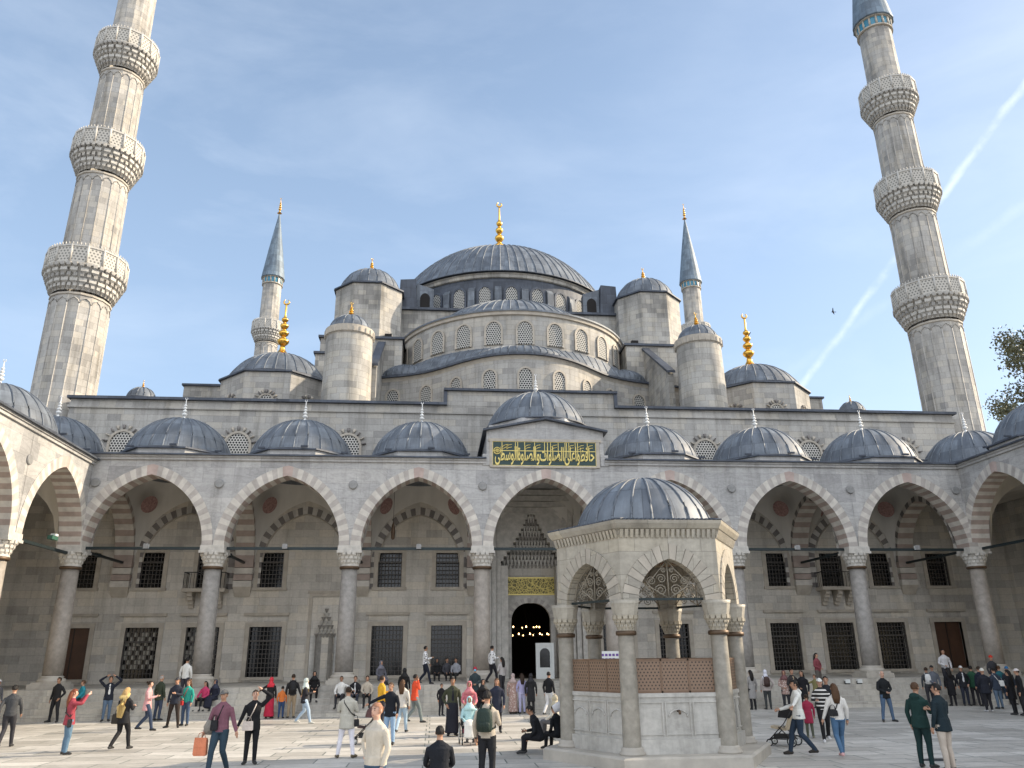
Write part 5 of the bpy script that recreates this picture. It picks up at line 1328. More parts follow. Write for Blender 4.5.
P = person('woman with long blond hair in a black jacket and black trousers', (-14.482, 25.409, -0.150), 20, 1.66, 'walk', ('phone','phone'), (.015,.015,.017), (.014,.014,.016), hair=('long','blond'), hem=.74, skin='light')
bag(P, (-.20,-.06,1.0), 'dark fringed shoulder bag of the blond woman', (.03,.027,.022), (.24,.12,.26), True)
tag(link('scarf', (lambda m: (m.tube([(0,0,1.50),(.02,-.13,1.40),(.01,-.17,1.15),(-.02,-.16,.86)], [(.12,.06),(.16,.05),(.15,.05),(.09,.03)], 12), m.mesh('scarf'))[1])(mcloth(MB(), (.55,.40,.16))), None, tuple(P['ob'].location), R(-20)), 'pale yellow scarf hanging down the back of the blond woman', 'scarf')
P = person('woman in a pale pink coat looking down at her phone', (-15.903, 31.691, -0.150), 85, 1.68, 'walk', ('phone','down'), (.58,.31,.31), (.035,.05,.085), hair=('bun','dark'), hem=.72, skin='light')
phone(P, 0, 'dark phone held by the woman in the pale pink coat', upright=False)
person('bald man in a dark green coat standing behind the pink coat', (-17.086, 36.700, -0.150), 30, 1.78, 'stand', ('down','down'), (.035,.045,.03), (.04,.055,.09), hair=('balding','grey'), hem=.80)
person('man in a flat cap and navy jacket standing with legs apart', (-15.265, 32.784, -0.150), 185, 1.76, 'apart', ('down','phone'), (.022,.026,.038), (.03,.022,.018), hair=('cap',(.04,.04,.045)), hem=.84)
P = person('woman in a bright teal top beside the man in the flat cap', (-15.075, 33.621, -0.150), 200, 1.66, 'stand', ('clasp','down'), (.03,.30,.24), (.05,.08,.14), hair=('long','brown'))
bag(P, (.12,.20,.95), 'small red bag carried by the woman in the teal top', (.42,.03,.03), (.20,.08,.16), True)
person('man in a white shirt standing on the steps behind the flat cap', (-16.448, 37.850, 0.570), 10, 1.76, 'stand', ('down','down'), (.60,.60,.57), (.04,.04,.05), hair=('short','black'))
person('girl in a bright pink top sitting on the steps by the second column', (-15.541, 37.850, 0.090), 200, 1.55, 'sit', ('knee','lap'), (.48,.05,.13), (.015,.015,.018), seat=.48, hair=('long','black'))
person('woman in a dark navy robe and headscarf sitting beside the girl in pink', (-15.116, 37.850, 0.090), 200, 1.62, 'sit', ('lap','lap'), (.018,.02,.035), (.018,.02,.035), skirt=(.018,.02,.035), seat=.48, hair=('hijab',(.03,.035,.06)))
P = person('man in a maroon shirt and grey cap holding a woman by the hand', (-10.320, 19.605, -0.150), 190, 1.76, 'walk', ('hand','hand'), (.17,.075,.10), (.028,.05,.07), hair=('cap',(.10,.10,.10)), near=True)
bag(P, (.40,.05,.76), 'orange carrier bag held by the man in the maroon shirt', (.60,.20,.10), (.30,.10,.36), name='carrier_bag')
tag(link('jacket', (lambda m: (m.tube([(.22,.02,1.12),(.26,.04,.98),(.27,.03,.84)], [(.10,.07),(.13,.10),(.08,.06)], 12), m.mesh('jacket'))[1])(mcloth(MB(), (.22,.20,.17))), None, tuple(P['ob'].location), R(-190)), 'folded grey jacket over the arm of the man in the maroon shirt', 'jacket')
bag(P, (.10,.13,1.12), 'black sling bag across the chest of the man in the maroon shirt', (.012,.012,.014), (.16,.08,.20), True, 'sling_bag')
P = person('woman dressed in black shading her forehead with a raised arm', (-10.035, 21.576, -0.150), 170, 1.68, 'lean', ('hand','head'), (.010,.010,.012), (.010,.010,.012), hair=('bun','dark'), hem=.80, near=True, skin='light')
bag(P, (.12,.16,1.0), 'cream handbag of the woman dressed in black', (.58,.50,.44), (.27,.10,.20), (.55,.47,.40))
person('woman in a red headscarf and a long red skirt', (-12.518, 36.700, -0.150), 10, 1.64, 'stand', ('down','reach'), (.014,.014,.016), (.014,.014,.016), skirt=(.40,.02,.05), hair=('hijab',(.55,.03,.05)), hem=.84)
person('boy in an orange shirt between the red skirt and the khaki trousers', (-12.018, 36.700, -0.150), 0, 1.28, 'stand', ('down','down'), (.55,.16,.04), (.03,.06,.14), hair=('short','black'))
P = person('man in a black shirt and khaki trousers standing behind the boy', (-11.599, 36.700, -0.150), 350, 1.76, 'stand', ('hand','down'), (.018,.018,.02), (.27,.21,.14), hair=('short','dark'))
backpack(P, 'black backpack worn by the man in khaki trousers', (.012,.012,.014), .9)
P = person('woman in a pale headscarf and light jeans striding to the right', (-10.587, 33.513, -0.150), 80, 1.66, 'walk', ('phone','down'), (.02,.02,.025), (.33,.42,.52), shoe=(.5,.5,.45), hair=('hijab',(.50,.56,.52)), hem=.80)
bag(P, (-.22,.02,1.0), 'mustard bag on the shoulder of the striding woman', (.42,.27,.07), (.28,.12,.30), True)
person('figure all in black sitting on the steps right of the striding woman', (-10.914, 38.150, 0.330), 170, 1.65, 'sit', ('lap','lap'), (.010,.010,.011), (.010,.010,.011), seat=.50, hair=('hijab',(.010,.010,.011)))
person('man in a white shirt sitting on the steps by the third column', (-9.675, 37.850, 0.090), 185, 1.72, 'sit', ('knee','reach'), (.62,.61,.58), (.03,.03,.035), seat=.48, skin='tan')
person('man in an open black jacket sitting on the steps', (-9.061, 37.850, 0.090), 178, 1.72, 'sit', ('lap','lap'), (.015,.015,.018), (.03,.035,.05), inner=(.6,.6,.6), seat=.48)
person('man in a cream shirt sitting on the steps beside the black jacket', (-8.532, 37.850, 0.090), 175, 1.72, 'sit', ('lap','knee'), (.42,.37,.30), (.02,.02,.022), seat=.48)
P = person('woman in a loose beige jacket and white trousers seen from behind', (-7.809, 22.307, -0.150), 5, 1.70, 'apart', ('phone','phone'), (.42,.40,.34), (.68,.66,.70), shoe=(.10,.08,.05), hair=('bun','dark'), hem=.72, near=True, build=1.12)
bag(P, (.22,.02,.92), 'black shoulder bag of the woman in the beige jacket', (.015,.015,.016), (.20,.08,.16), True)
P = person('sturdy bald man in a cream sweater close to the camera', (-6.460, 13.295, -0.150), 232, 1.76, 'stand', ('hip','down'), (.50,.45,.37), (.045,.08,.13), hair=('short',(.30,.15,.09)), near=True, build=1.25, skin='light', head_turn=-12)
# --- centre
person('man in a mustard yellow sweater behind the woman in black', (-7.452, 30.623, -0.150), 60, 1.78, 'stand', ('down','phone'), (.60,.33,.03), (.03,.03,.04), hair=('short','dark'), build=1.1)
person('woman in a black sweater, sunglasses and light blue jeans', (-6.848, 25.204, -0.150), 200, 1.70, 'stand', ('reach','down'), (.010,.012,.018), (.25,.37,.52), hair=('short','brown'), near=True, hem=.80)
P = person('woman with long hair in a cream cardigan and light jeans', (-6.644, 28.918, -0.150), 15, 1.68, 'walk', ('down','down'), (.55,.51,.45), (.33,.44,.54), hair=('long','brown'), hem=.84)
person('figure in a black robe standing on the steps left of the orange jacket', (-6.873, 37.250, 0.090), 20, 1.70, 'stand', ('down','down'), (.012,.012,.013), (.012,.012,.013), skirt=(.012,.012,.013), hair=('hijab',(.012,.012,.013)))
person('woman in a grey robe and patterned headscarf on the platform by the barred window', (-8.010, 38.700, 1.050), 150, 1.62, 'sit', ('lap','lap'), (.10,.10,.12), (.10,.10,.12), skirt=(.10,.10,.12), seat=.2, hair=('hijab',(.14,.14,.17)))
P = person('man in an orange red jacket striding with a phone at his ear', (-6.304, 32.990, -0.150), 75, 1.76, 'walk', ('call','down'), (.62,.075,.03), (.15,.18,.18), hair=('short','black'), hem=.82, skin='tan')
phone(P, 0, 'dark phone at the ear of the man in the orange red jacket')
person('woman in a white and blue shirt walking along the platform', (-5.994, 39.000, 1.050), 85, 1.68, 'walk', ('phone','swing'), 'spotted', (.015,.018,.03), hair=('short','black'), skin='tan')
person('hooded dark figure sitting under the barred window left of the portal', (-5.416, 43.500, 1.050), 180, 1.62, 'sit', ('lap','lap'), (.02,.02,.022), (.02,.02,.022), seat=.25, hair=('hijab',(.02,.02,.022)))
person('dark haired figure in grey sitting under the window left of the portal', (-4.896, 43.500, 1.050), 170, 1.66, 'sit', ('knee','lap'), (.07,.07,.08), (.02,.02,.022), seat=.25, hair=('short','black'))
person('figure in a pale shirt sitting under the window nearest the portal', (-4.440, 43.000, 1.050), 200, 1.66, 'sit', ('lap','lap'), (.32,.33,.36), (.03,.03,.03), seat=.25, hair=('short','black'))
person('child in a black top standing left of the olive jacket', (-5.234, 36.443, -0.150), 150, 1.30, 'stand', ('down','down'), (.012,.012,.014), (.02,.02,.025), hair=('short','black'))
person('man in an open olive jacket over a long dark robe', (-4.963, 27.518, -0.150), 175, 1.76, 'stand', ('pocket','down'), (.045,.05,.03), (.016,.017,.025), skirt=(.016,.017,.025), inner=(.016,.017,.025), hair=('short','dark'), hem=.72, skin='tan')
person('woman in a rose pink headscarf behind the wheelchair', (-4.421, 27.403, -0.150), 180, 1.64, 'stand', ('push','push'), (.50,.16,.19), (.30,.10,.12), skirt=(.22,.07,.09), hair=('hijab',(.58,.20,.22)))
W = person('seated woman in a light turquoise headscarf and a white dress', (-4.523, 25.009, -0.150), 178, 1.60, 'wheel', ('lap','lap'), (.40,.60,.62), (.7,.68,.62), skirt=(.72,.69,.62), hair=('hijab',(.45,.68,.68)), seat=.48, near=True)
bag(W, (-.42,.20,.62), 'pink patterned bag standing left of the wheelchair', (.55,.13,.17), (.34,.18,.32), name='tote_bag')
P = person('woman in a red hat and a bright blue mask standing on the steps', (-3.740, 37.250, 0.090), 185, 1.70, 'stand', ('clasp','clasp'), (.03,.045,.05), (.02,.02,.025), hair=('beanie',(.35,.02,.04)), hem=.60)
tag(link('face_mask', (lambda m: (m.ball((0,.115,1.575),.055,.03,.05,10,8), m.mesh('face_mask'))[1])(mcloth(MB(), (.12,.40,.62))), None, tuple(P['ob'].location), R(-185)), 'bright blue mask worn by the woman in the red hat', 'mask')
person('woman in a black headscarf standing right of the pink headscarf', (-3.849, 29.429, -0.150), 180, 1.64, 'stand', ('clasp','clasp'), (.012,.012,.014), (.012,.012,.014), skirt=(.012,.012,.014), hair=('hijab',(.013,.013,.015)))
person('woman with brown hair in a dark blue coat behind the backpack', (-3.455, 28.229, -0.150), 190, 1.70, 'stand', ('down','down'), (.025,.03,.05), (.015,.015,.02), hair=('long','brown'), hem=.65)
P = person('young man in a beige shirt and black trousers seen from behind', (-4.514, 17.005, -0.150), 20, 1.76, 'stand', ('phone','down'), (.40,.35,.28), (.014,.015,.018), hair=('short','black'), near=True)
backpack(P, 'large dark green backpack on the young man in the beige shirt', (.02,.035,.028), 1.1)
person('dark jacketed man crouching at the bottom edge of the photo', (-5.461, 16.147, -0.150), 0, 1.78, 'crouch', ('knee','knee'), (.010,.012,.017), (.010,.011,.014), hair=('short','black'), near=True, build=1.12)
person('woman in a black and white jacket walking on the platform before the portal', (-2.884, 38.600, 1.050), 60, 1.66, 'walk', ('phone','down'), 'spotted', (.02,.02,.025), hair=('short','black'))
person('woman in a pale grey top with dark trousers near the portal frame', (-2.482, 37.850, 0.570), 320, 1.64, 'stand', ('down','clasp'), (.36,.34,.33), (.03,.03,.035), hair=('long','black'))
person('woman in a long floral dress and pale headscarf before the portal', (-2.077, 36.900, -0.150), 10, 1.66, 'stand', ('clasp','down'), 'floral', 'floral', skirt='floral', hair=('hijab',(.40,.32,.30)))
P = person('girl in lavender clothes before the portal', (-1.677, 36.900, -0.150), 350, 1.66, 'stand', ('down','down'), (.33,.32,.50), (.42,.42,.60), hair=('long','dark'))
person('person in a dark jacket and a knee length white skirt before the portal', (-1.312, 36.600, -0.150), 10, 1.66, 'stand', ('down','down'), (.02,.02,.022), (.02,.02,.022), hem=.55, hair=('hijab',(.02,.02,.024)))
person('man in a black jacket and white trousers standing left of the fountain', (-0.655, 35.600, -0.150), 40, 1.74, 'walk', ('down','down'), (.012,.012,.014), (.62,.62,.62), hair=('short','black'))
person('woman in a cream scarf and white blouse sitting at the fountain edge', (-1.822, 25.904, -0.150), 300, 1.62, 'sit', ('lap','lap'), (.62,.60,.54), (.10,.10,.11), seat=.42, hair=('hijab',(.50,.45,.33)))
P = person('man in a black coat sitting on the fountain plinth looking at his phone', (-2.768, 22.207, -0.150), 285, 1.74, 'sit', ('phone','lap'), (.010,.011,.014), (.012,.012,.015), seat=.30, hair=('short','black'), near=True, lean=22, hem=.80, skin='tan')
phone(P, 0, 'dark phone held by the man sitting at the fountain', upright=False)
P = person('person with a white shawl sitting on the fountain plinth behind the black coat', (-2.145, 23.003, -0.150), 320, 1.60, 'sit', ('lap','lap'), (.010,.011,.014), (.010,.011,.014), seat=.32, hair=('short','black'), lean=15)
tag(link('shawl', (lambda m: (m.tube([(-.17,.05,1.02),(-.05,-.05,1.10),(.10,-.08,1.06),(.22,-.06,.86)], [(.05,.10),(.07,.13),(.07,.13),(.04,.09)], 12), m.mesh('shawl'))[1])(mcloth(MB(), (.66,.66,.68))), None, tuple(P['ob'].location), R(-320)), 'white shawl over the shoulders of a person at the fountain', 'shawl')
person('visitor in a dark headscarf seen through the fountain arch', (3.500, 34.000, -0.150), 180, 1.66, 'stand', ('down','down'), (.02,.02,.022), (.02,.02,.022), skirt=(.02,.02,.022), hair=('hijab',(.02,.02,.022)))
person('visitor in a lilac headscarf seen through the fountain right of centre', (3.421, 30.000, -0.150), 180, 1.68, 'stand', ('clasp','down'), (.38,.38,.58), (.05,.05,.07), hair=('hijab',(.42,.42,.62)))
person('visitor in black seen through the left fountain arch', (0.384, 33.000, -0.150), 180, 1.68, 'stand', ('clasp','down'), (.015,.015,.018), (.02,.02,.022), hair=('short','black'))
# --- right part
person('woman in a long grey coat standing at the right steps', (8.762, 36.700, -0.150), 350, 1.68, 'stand', ('down','down'), (.27,.26,.25), (.02,.02,.022), hair=('long','black'), hem=.50)
P = person('person in a white headscarf and brown vest beside the grey coat', (9.464, 36.700, -0.150), 10, 1.68, 'stand', ('pocket','down'), (.42,.37,.35), (.05,.055,.055), hair=('hijab',(.62,.62,.68)), hem=.84)
backpack(P, 'dark brown backpack worn under a white headscarf', (.06,.035,.03), .9)
person('woman in a patterned pink cardigan standing behind the pushchair', (9.640, 35.105, -0.150), 200, 1.68, 'stand', ('clasp','down'), 'floral', (.03,.03,.035), hair=('hijab',(.15,.07,.07)), hem=.75)
person('man with a beige scarf and dark coat talking behind the pushchair', (9.961, 35.022, -0.150), 170, 1.74, 'stand', ('clasp','clasp'), (.035,.03,.03), (.03,.03,.035), inner=(.45,.36,.24), hair=('short','dark'), hem=.65)
person('figure in a black coat standing right of the beige scarf', (10.101, 34.363, -0.150), 220, 1.68, 'stand', ('clasp','down'), (.012,.012,.015), (.02,.02,.022), hem=.60, hair=('long','black'))
person('woman with long dark hair in a red top standing on the right steps', (12.533, 37.850, 0.570), 150, 1.66, 'lean', ('clasp','hip'), (.20,.05,.06), (.10,.09,.08), hair=('long','black'))
person('child in an olive top standing before the woman in the red top', (11.874, 36.900, -0.150), 240, 1.45, 'stand', ('reach','down'), (.20,.18,.08), (.05,.05,.05), hair=('short','brown'))
person('man in a white hooded sweater and dark jeans pushing a pushchair', (3.669, 20.765, -0.150), 280, 1.76, 'walk', ('push','reach'), (.64,.64,.60), (.025,.04,.065), shoe=(.03,.025,.02), hair=('short','black'), hood=True, near=True, hem=.84, tilt=0)
person('child in a crimson coat beside the man with the pushchair', (5.712, 24.638, -0.150), 20, 1.22, 'stand', ('down','down'), (.33,.03,.07), (.10,.11,.08), shoe=(.2,.2,.12), hem=.60, hair=('short','dark'))
P = person('woman in a white cap and a black and white striped top', (5.649, 23.497, -0.150), 200, 1.70, 'walk', ('carry','carry'), 'stripes', (.014,.014,.016), shoe=(.6,.6,.6), hair=('cap',(.66,.66,.62)), skin='light')
person('man in a dark jacket standing behind the striped top', (6.475, 24.783, -0.150), 210, 1.72, 'stand', ('down','down'), (.018,.02,.025), (.03,.03,.035), hair=('short','black'))
P = person('woman with long brown hair in a white sweater, blue jeans and pink shoes', (4.432, 20.211, -0.150), 10, 1.68, 'walk', ('down','hand'), (.62,.60,.56), (.07,.14,.24), shoe=(.6,.35,.35), hair=('long','brown'), near=True)
bag(P, (-.14,-.14,1.12), 'black belt bag on the back of the woman in the white sweater', (.012,.012,.014), (.22,.08,.14), True)
P = person('grey haired man in a black jacket and jeans looking at his phone', (10.930, 29.413, -0.150), 180, 1.74, 'apart', ('clasp','clasp'), (.012,.014,.016), (.075,.12,.19), hair=('balding','white'), hem=.82, skin='light')
phone(P, 0, 'dark phone held by the grey haired man in the black jacket', upright=False)
person('man in a dark green hooded tracksuit facing the navy jacket', (5.283, 18.066, -0.150), 60, 1.76, 'stand', ('phone','down'), (.012,.036,.032), (.012,.032,.032), hair=('short','brown'), hood=True, near=True, build=1.08, tilt=0, hem=.82)
person('man in a navy jacket and beige trousers looking down at a phone', (5.392, 17.418, -0.150), 340, 1.76, 'stand', ('phone','down'), (.010,.020,.026), (.43,.37,.31), hair=('short','black'), near=True, build=1.05, hem=.80, head_turn=-25)
# queue at the right steps
person('man in a white shirt standing on the steps above the queue', (18.955, 37.850, 0.570), 200, 1.76, 'stand', ('clasp','down'), (.48,.47,.47), (.03,.03,.035), hair=('short','black'), group='people queueing at the right steps')
P = person('person with a white backpack at the left end of the queue', (17.223, 36.700, -0.150), 20, 1.70, 'stand', ('down','down'), (.04,.045,.05), (.03,.03,.035), group='people queueing at the right steps')
backpack(P, 'white backpack at the left end of the queue', (.6,.6,.58), .9)
person('man in a dark cap and grey top near the left end of the queue', (17.389, 36.500, -0.150), 200, 1.78, 'stand', ('clasp','down'), (.10,.11,.13), (.03,.03,.035), hair=('cap',(.02,.02,.02)), group='people queueing at the right steps')
person('woman in a black coat below the white shirt in the queue', (18.368, 36.800, -0.150), 10, 1.68, 'stand', ('down','down'), (.012,.012,.014), (.015,.015,.018), hem=.5, hair=('long','black'), group='people queueing at the right steps')
person('man in an open dark jacket over a white shirt in the queue', (19.009, 36.800, -0.150), 195, 1.74, 'stand', ('down','pocket'), (.015,.016,.02), (.025,.03,.045), inner=(.62,.62,.62), hair=('cap',(.6,.58,.55)), hem=.8, group='people queueing at the right steps')
person('person in a dark green jacket in the middle of the queue', (19.573, 36.900, -0.150), 30, 1.74, 'stand', ('down','down'), (.02,.07,.04), (.03,.03,.035), hem=.8, hair=('short','black'), group='people queueing at the right steps')
person('person in a dark navy puffer jacket in the middle of the queue', (19.479, 36.200, -0.150), 0, 1.72, 'stand', ('down','down'), (.012,.015,.028), (.02,.02,.025), hem=.78, hair=('short','dark'), build=1.15, group='people queueing at the right steps')
person('woman in a white woollen hat and dark coat at the front of the queue', (17.457, 33.073, -0.150), 10, 1.70, 'stand', ('down','clasp'), (.016,.018,.026), (.02,.02,.024), shoe=(.5,.5,.5), hair=('beanie',(.62,.60,.52)), hem=.75, build=1.2, group='people queueing at the right steps')
person('person in a bright red hat standing in the queue', (21.147, 37.550, 0.330), 180, 1.70, 'stand', ('down','down'), (.04,.04,.045), (.03,.03,.035), hair=('beanie',(.50,.035,.02)), group='people queueing at the right steps')
person('person in a teal jacket in the right half of the queue', (21.335, 37.400, -0.150), 20, 1.72, 'stand', ('down','down'), (.02,.10,.12), (.04,.06,.09), hem=.8, hair=('short','brown'), group='people queueing at the right steps')
P = person('person in jeans with a white shoulder bag in the queue', (19.048, 34.585, -0.150), 0, 1.70, 'stand', ('down','down'), (.03,.04,.06), (.09,.13,.18), hem=.8, hair=('short','black'), group='people queueing at the right steps')
bag(P, (.2,-.05,1.2), 'white shoulder bag in the right half of the queue', (.6,.6,.58), (.26,.12,.24), True)
person('woman in a bright blue hat at the right of the queue', (21.445, 37.000, -0.150), 190, 1.68, 'stand', ('down','down'), (.02,.025,.035), (.02,.02,.025), hem=.7, hair=('beanie',(.03,.15,.33)), group='people queueing at the right steps')
person('woman with long black hair in a black coat nearest the right edge', (17.329, 31.362, -0.150), 330, 1.68, 'stand', ('down','down'), (.010,.010,.012), (.012,.012,.014), hem=.6, hair=('long','black'), group='people queueing at the right steps')
person('person in a white cap and black jacket cut off by the right edge', (17.335, 30.818, -0.150), 300, 1.72, 'stand', ('down','down'), (.012,.012,.014), (.02,.02,.022), hem=.75, hair=('cap',(.6,.55,.52)), group='people queueing at the right steps')

# ------------------------------------------------------------------ wheelchair, pushchairs, small things
def wheel_mb(r, w, x, y, z, tyre='iron', spokes=12):
    m = MB().mat(tyre); ring = lambda q: [(x, y + q * math.cos(2*PI*k/20), z + q * math.sin(2*PI*k/20)) for k in range(21)]
    m.tube(ring(r - w), w, 6, False); m.mat('lamp_white'); m.tube(ring(r - 2.2 * w), w * .35, 5, False)
    for k in range(spokes): a = 2*PI*k/spokes; m.tube([(x, y, z), (x, y + (r - 2*w) * math.cos(a), z + (r - 2*w) * math.sin(a))], .004, 4)
    m.tube([(x - .03, y, z), (x + .03, y, z)], .03, 8); return m
wc = thing('wheelchair', 'wheelchair in which the woman in turquoise and white sits', 'wheelchair', tuple(W['ob'].location), R(-178))
m = MB().mat('iron')
for s_ in (-1, 1):
    m.tube([(s_*.23, -.20, .95), (s_*.23, -.19, .5), (s_*.23, .35, .48), (s_*.23, .40, .12)], .014, 6); m.tube([(s_*.23, -.32, .95), (s_*.23, -.20, .93)], .018, 6); m.tube([(s_*.23, -.15, .70), (s_*.23, .22, .70), (s_*.23, .24, .48)], .014, 6)
m.tube([(-.23, .1, .3), (.23, .1, .3)], .012, 6); m.build('frame', wc)
q = mcloth(MB(), (.02, .02, .022)); q.box(-.22, .22, -.18, .34, .44, .475); q.build('seat', wc)
q = mcloth(MB(), (.02, .02, .022)); q.box(-.22, .22, -.215, -.19, .5, .92); q.build('backrest', wc)
for s_ in (-1, 1):
    wheel_mb(.30, .016, s_ * .28, -.06, .30).build('wheel', wc); wheel_mb(.09, .015, s_ * .22, .36, .09, spokes=5).build('caster', wc)
    q = MB().mat('iron'); q.box(s_ * .12 - .07, s_ * .12 + .07, .42, .60, .09, .11); q.build('footrest', wc)
def pushchair(label, loc, rz, hoodc, seatc):
    t = thing('pushchair', label, 'pushchair', loc, rz, 'pushchairs in the court')
    m = MB().mat('iron')
    for s_ in (-1, 1):
        m.tube([(s_*.24, -.42, 1.02), (s_*.24, -.1, .58), (s_*.24, .34, .16)], .014, 6); m.tube([(s_*.24, -.30, .16), (s_*.24, .05, .50)], .014, 6); m.tube([(s_*.24, -.28, .18), (s_*.24, .32, .2)], .012, 6)
    m.tube([(-.24, -.42, 1.02), (.24, -.42, 1.02)], .018, 6); m.tube([(-.24, .3, .2), (.24, .3, .2)], .012, 6); m.build('frame', t)
    q = mcloth(MB(), seatc); q.hull8([(-.19, -.12, .40), (.19, -.12, .40), (.19, .28, .46), (-.19, .28, .46), (-.19, -.14, .45), (.19, -.14, .45), (.19, .28, .52), (-.19, .28, .52)])
    q.hull8([(-.19, -.34, .92), (.19, -.34, .92), (.19, -.30, .95), (-.19, -.30, .95), (-.19, -.16, .42), (.19, -.16, .42), (.19, -.10, .44), (-.19, -.10, .44)]); q.build('seat', t)
    q = mcloth(MB(), hoodc)
    pr_ = [[(sx, -.28 + .34 * math.sin(a) * (1 if abs(sx) < .2 else .96), .74 + .34 * math.cos(a) * (1 if abs(sx) < .2 else .93)) for sx in (-.22, -.12, 0, .12, .22)] for a in [R(-40 + 26 * k) for k in range(6)]]
    for a_, b_ in zip(pr_, pr_[1:]):
        for j in range(4): q.quad(a_[j], a_[j + 1], b_[j + 1], b_[j])
    for k in (0, 4):
        for a_, b_ in zip(pr_, pr_[1:]): q.quad(a_[k], b_[k], (a_[k][0], -.28, .72))
    q.build('hood', t)
    q = mcloth(MB(), (.03, .03, .03)); q.box(-.2, .2, -.25, .22, .2, .30); q.build('basket', t)
    for s_ in (-1, 1): wheel_mb(.135, .018, s_ * .27, -.28, .135, spokes=6).build('wheel', t); wheel_mb(.095, .016, s_ * .22, .34, .095, spokes=5).build('wheel', t)
    return t
pushchair('dark pushchair with a cream blanket pushed by the man in the white sweater', (4.076, 22.759, -0.150), R(50), (.02, .02, .022), (.50, .42, .30))
pushchair('brown pushchair half hidden behind the man in the cream sweater', (-7.544, 25.618, -0.150), R(95), (.10, .05, .05), (.05, .03, .03))
bd = thing('display_stand', 'white framed display stand with a dark arched panel beside the entrance door', 'stand', (0.476, 45.000, 1.050))
m = MB().mat('lamp_white'); m.box(-.50, -.38, -.06, .06, 0, 1.85); m.box(.38, .50, -.06, .06, 0, 1.85); m.box(-.38, .38, -.06, .06, 1.7, 1.85); m.box(-.38, .38, -.05, .05, 0, .5); m.build('frame', bd)
m = MB(); m.fr = None; arched_panel(m, 'glass_dark', 0, .58, .28, .72, .28, lambda s, d, z: (s, d - .03, z)); m.mat('lamp_white'); m.fr = None; m.box(-.38, .38, -.02, .03, .5, 1.7); m.build('panel', bd)
sg_ = thing('notice_board', 'small white notice with purple print standing behind the fountain', 'sign', (1.516, 33.000, -0.150))
m = MB().mat('iron'); m.tube([(0, 0, 0), (0, 0, 2.2)], .03, 8); m.box(-.2, .2, -.2, .2, 0, .04); m.build('post', sg_)
m = MB().mat('lamp_white'); m.box(-.42, .42, -.04, .0, 1.95, 2.55); m.mat('notice_ink')
for k in range(3):
    for j in range(5 - k % 2): m.box(-.36 + .15 * j, -.26 + .15 * j, -.05, -.04, 2.02 + .17 * k, 2.11 + .17 * k)
m.build('panel', sg_)
spot = MB().mat('lamp_white'); spot.box(-.11, .11, -.10, .06, .05, .22); spot.mat('iron'); spot.box(-.13, .13, -.02, .02, 0, .14); SPM = spot.mesh('floor_lamp')
for (p_, lb) in (((14.064, 38.150, 0.810), 'small white floor lamp on the right steps left of the column foot'), ((14.667, 38.150, 0.810), 'small white floor lamp on the right steps touching the column foot')):
    tag(link('floor_lamp', SPM, None, p_), lb, 'lamp', 'floor lamps on the steps')
dr = MB().mat('iron'); dr.lathe([(.02, .012), (.26, .012), (.30, .004)], 20, ex=1.5, ey=.8); tag(dr.build('drain_cover', None, (6.297, 19.279, -0.150)), 'dark drain cover sunk in the paving at the right', 'drain')
lit = MB().mat('lamp_white'); lit.box(-.09, .09, -.05, .05, .01, .06); tag(lit.build('paper_cup', None, (-1.883, 21.400, -0.150)), 'crumpled white paper scrap on the paving by the fountain plinth', 'litter')


# ------------------------------------------------------------------ lamps inside the entrance
ch = thing('chandelier', 'ring of small lit lamps glowing in the dark entrance', 'chandelier', (0, YW + 6.5, 3.45))
m = MB().mat('iron')
for r_, z_ in ((2.0, 0), (1.2, .45)): m.tube([(r_ * math.cos(2 * PI * k / 24), r_ * math.sin(2 * PI * k / 24), z_) for k in range(25)], .025, 6, False)
for k in range(6): a = PI * k / 3; m.tube([(2.0 * math.cos(a), 2.0 * math.sin(a), 0), (1.2 * math.cos(a), 1.2 * math.sin(a), .45), (0, 0, 2.6), (0, 0, 3.7)], .012, 5)
m.build('frame', ch)
for r_, z_, n_ in ((2.0, .02, 18), (1.2, .47, 9)):
    for k in range(n_):
        a = 2 * PI * k / n_; b = MB().mat('lamp_glow'); b.ball((r_ * math.cos(a), r_ * math.sin(a), z_ + .06), .035, .035, .05, 8, 6); b.build('bulb', ch)
hl = thing('hanging_lamp', 'slim dark lamp hanging in the vault of the third arch from the left', 'lamp', (-7.9, 42.4, 8.6))
m = MB().mat('iron'); m.tube([(0, 0, .5), (0, 0, 4.1)], .012, 5); m.build('chain', hl)
m = MB().mat('bronze'); m.lathe([(.02, -.45), (.09, -.38), (.11, 0), (.08, .3), (.02, .5)], 12); m.build('lantern', hl)

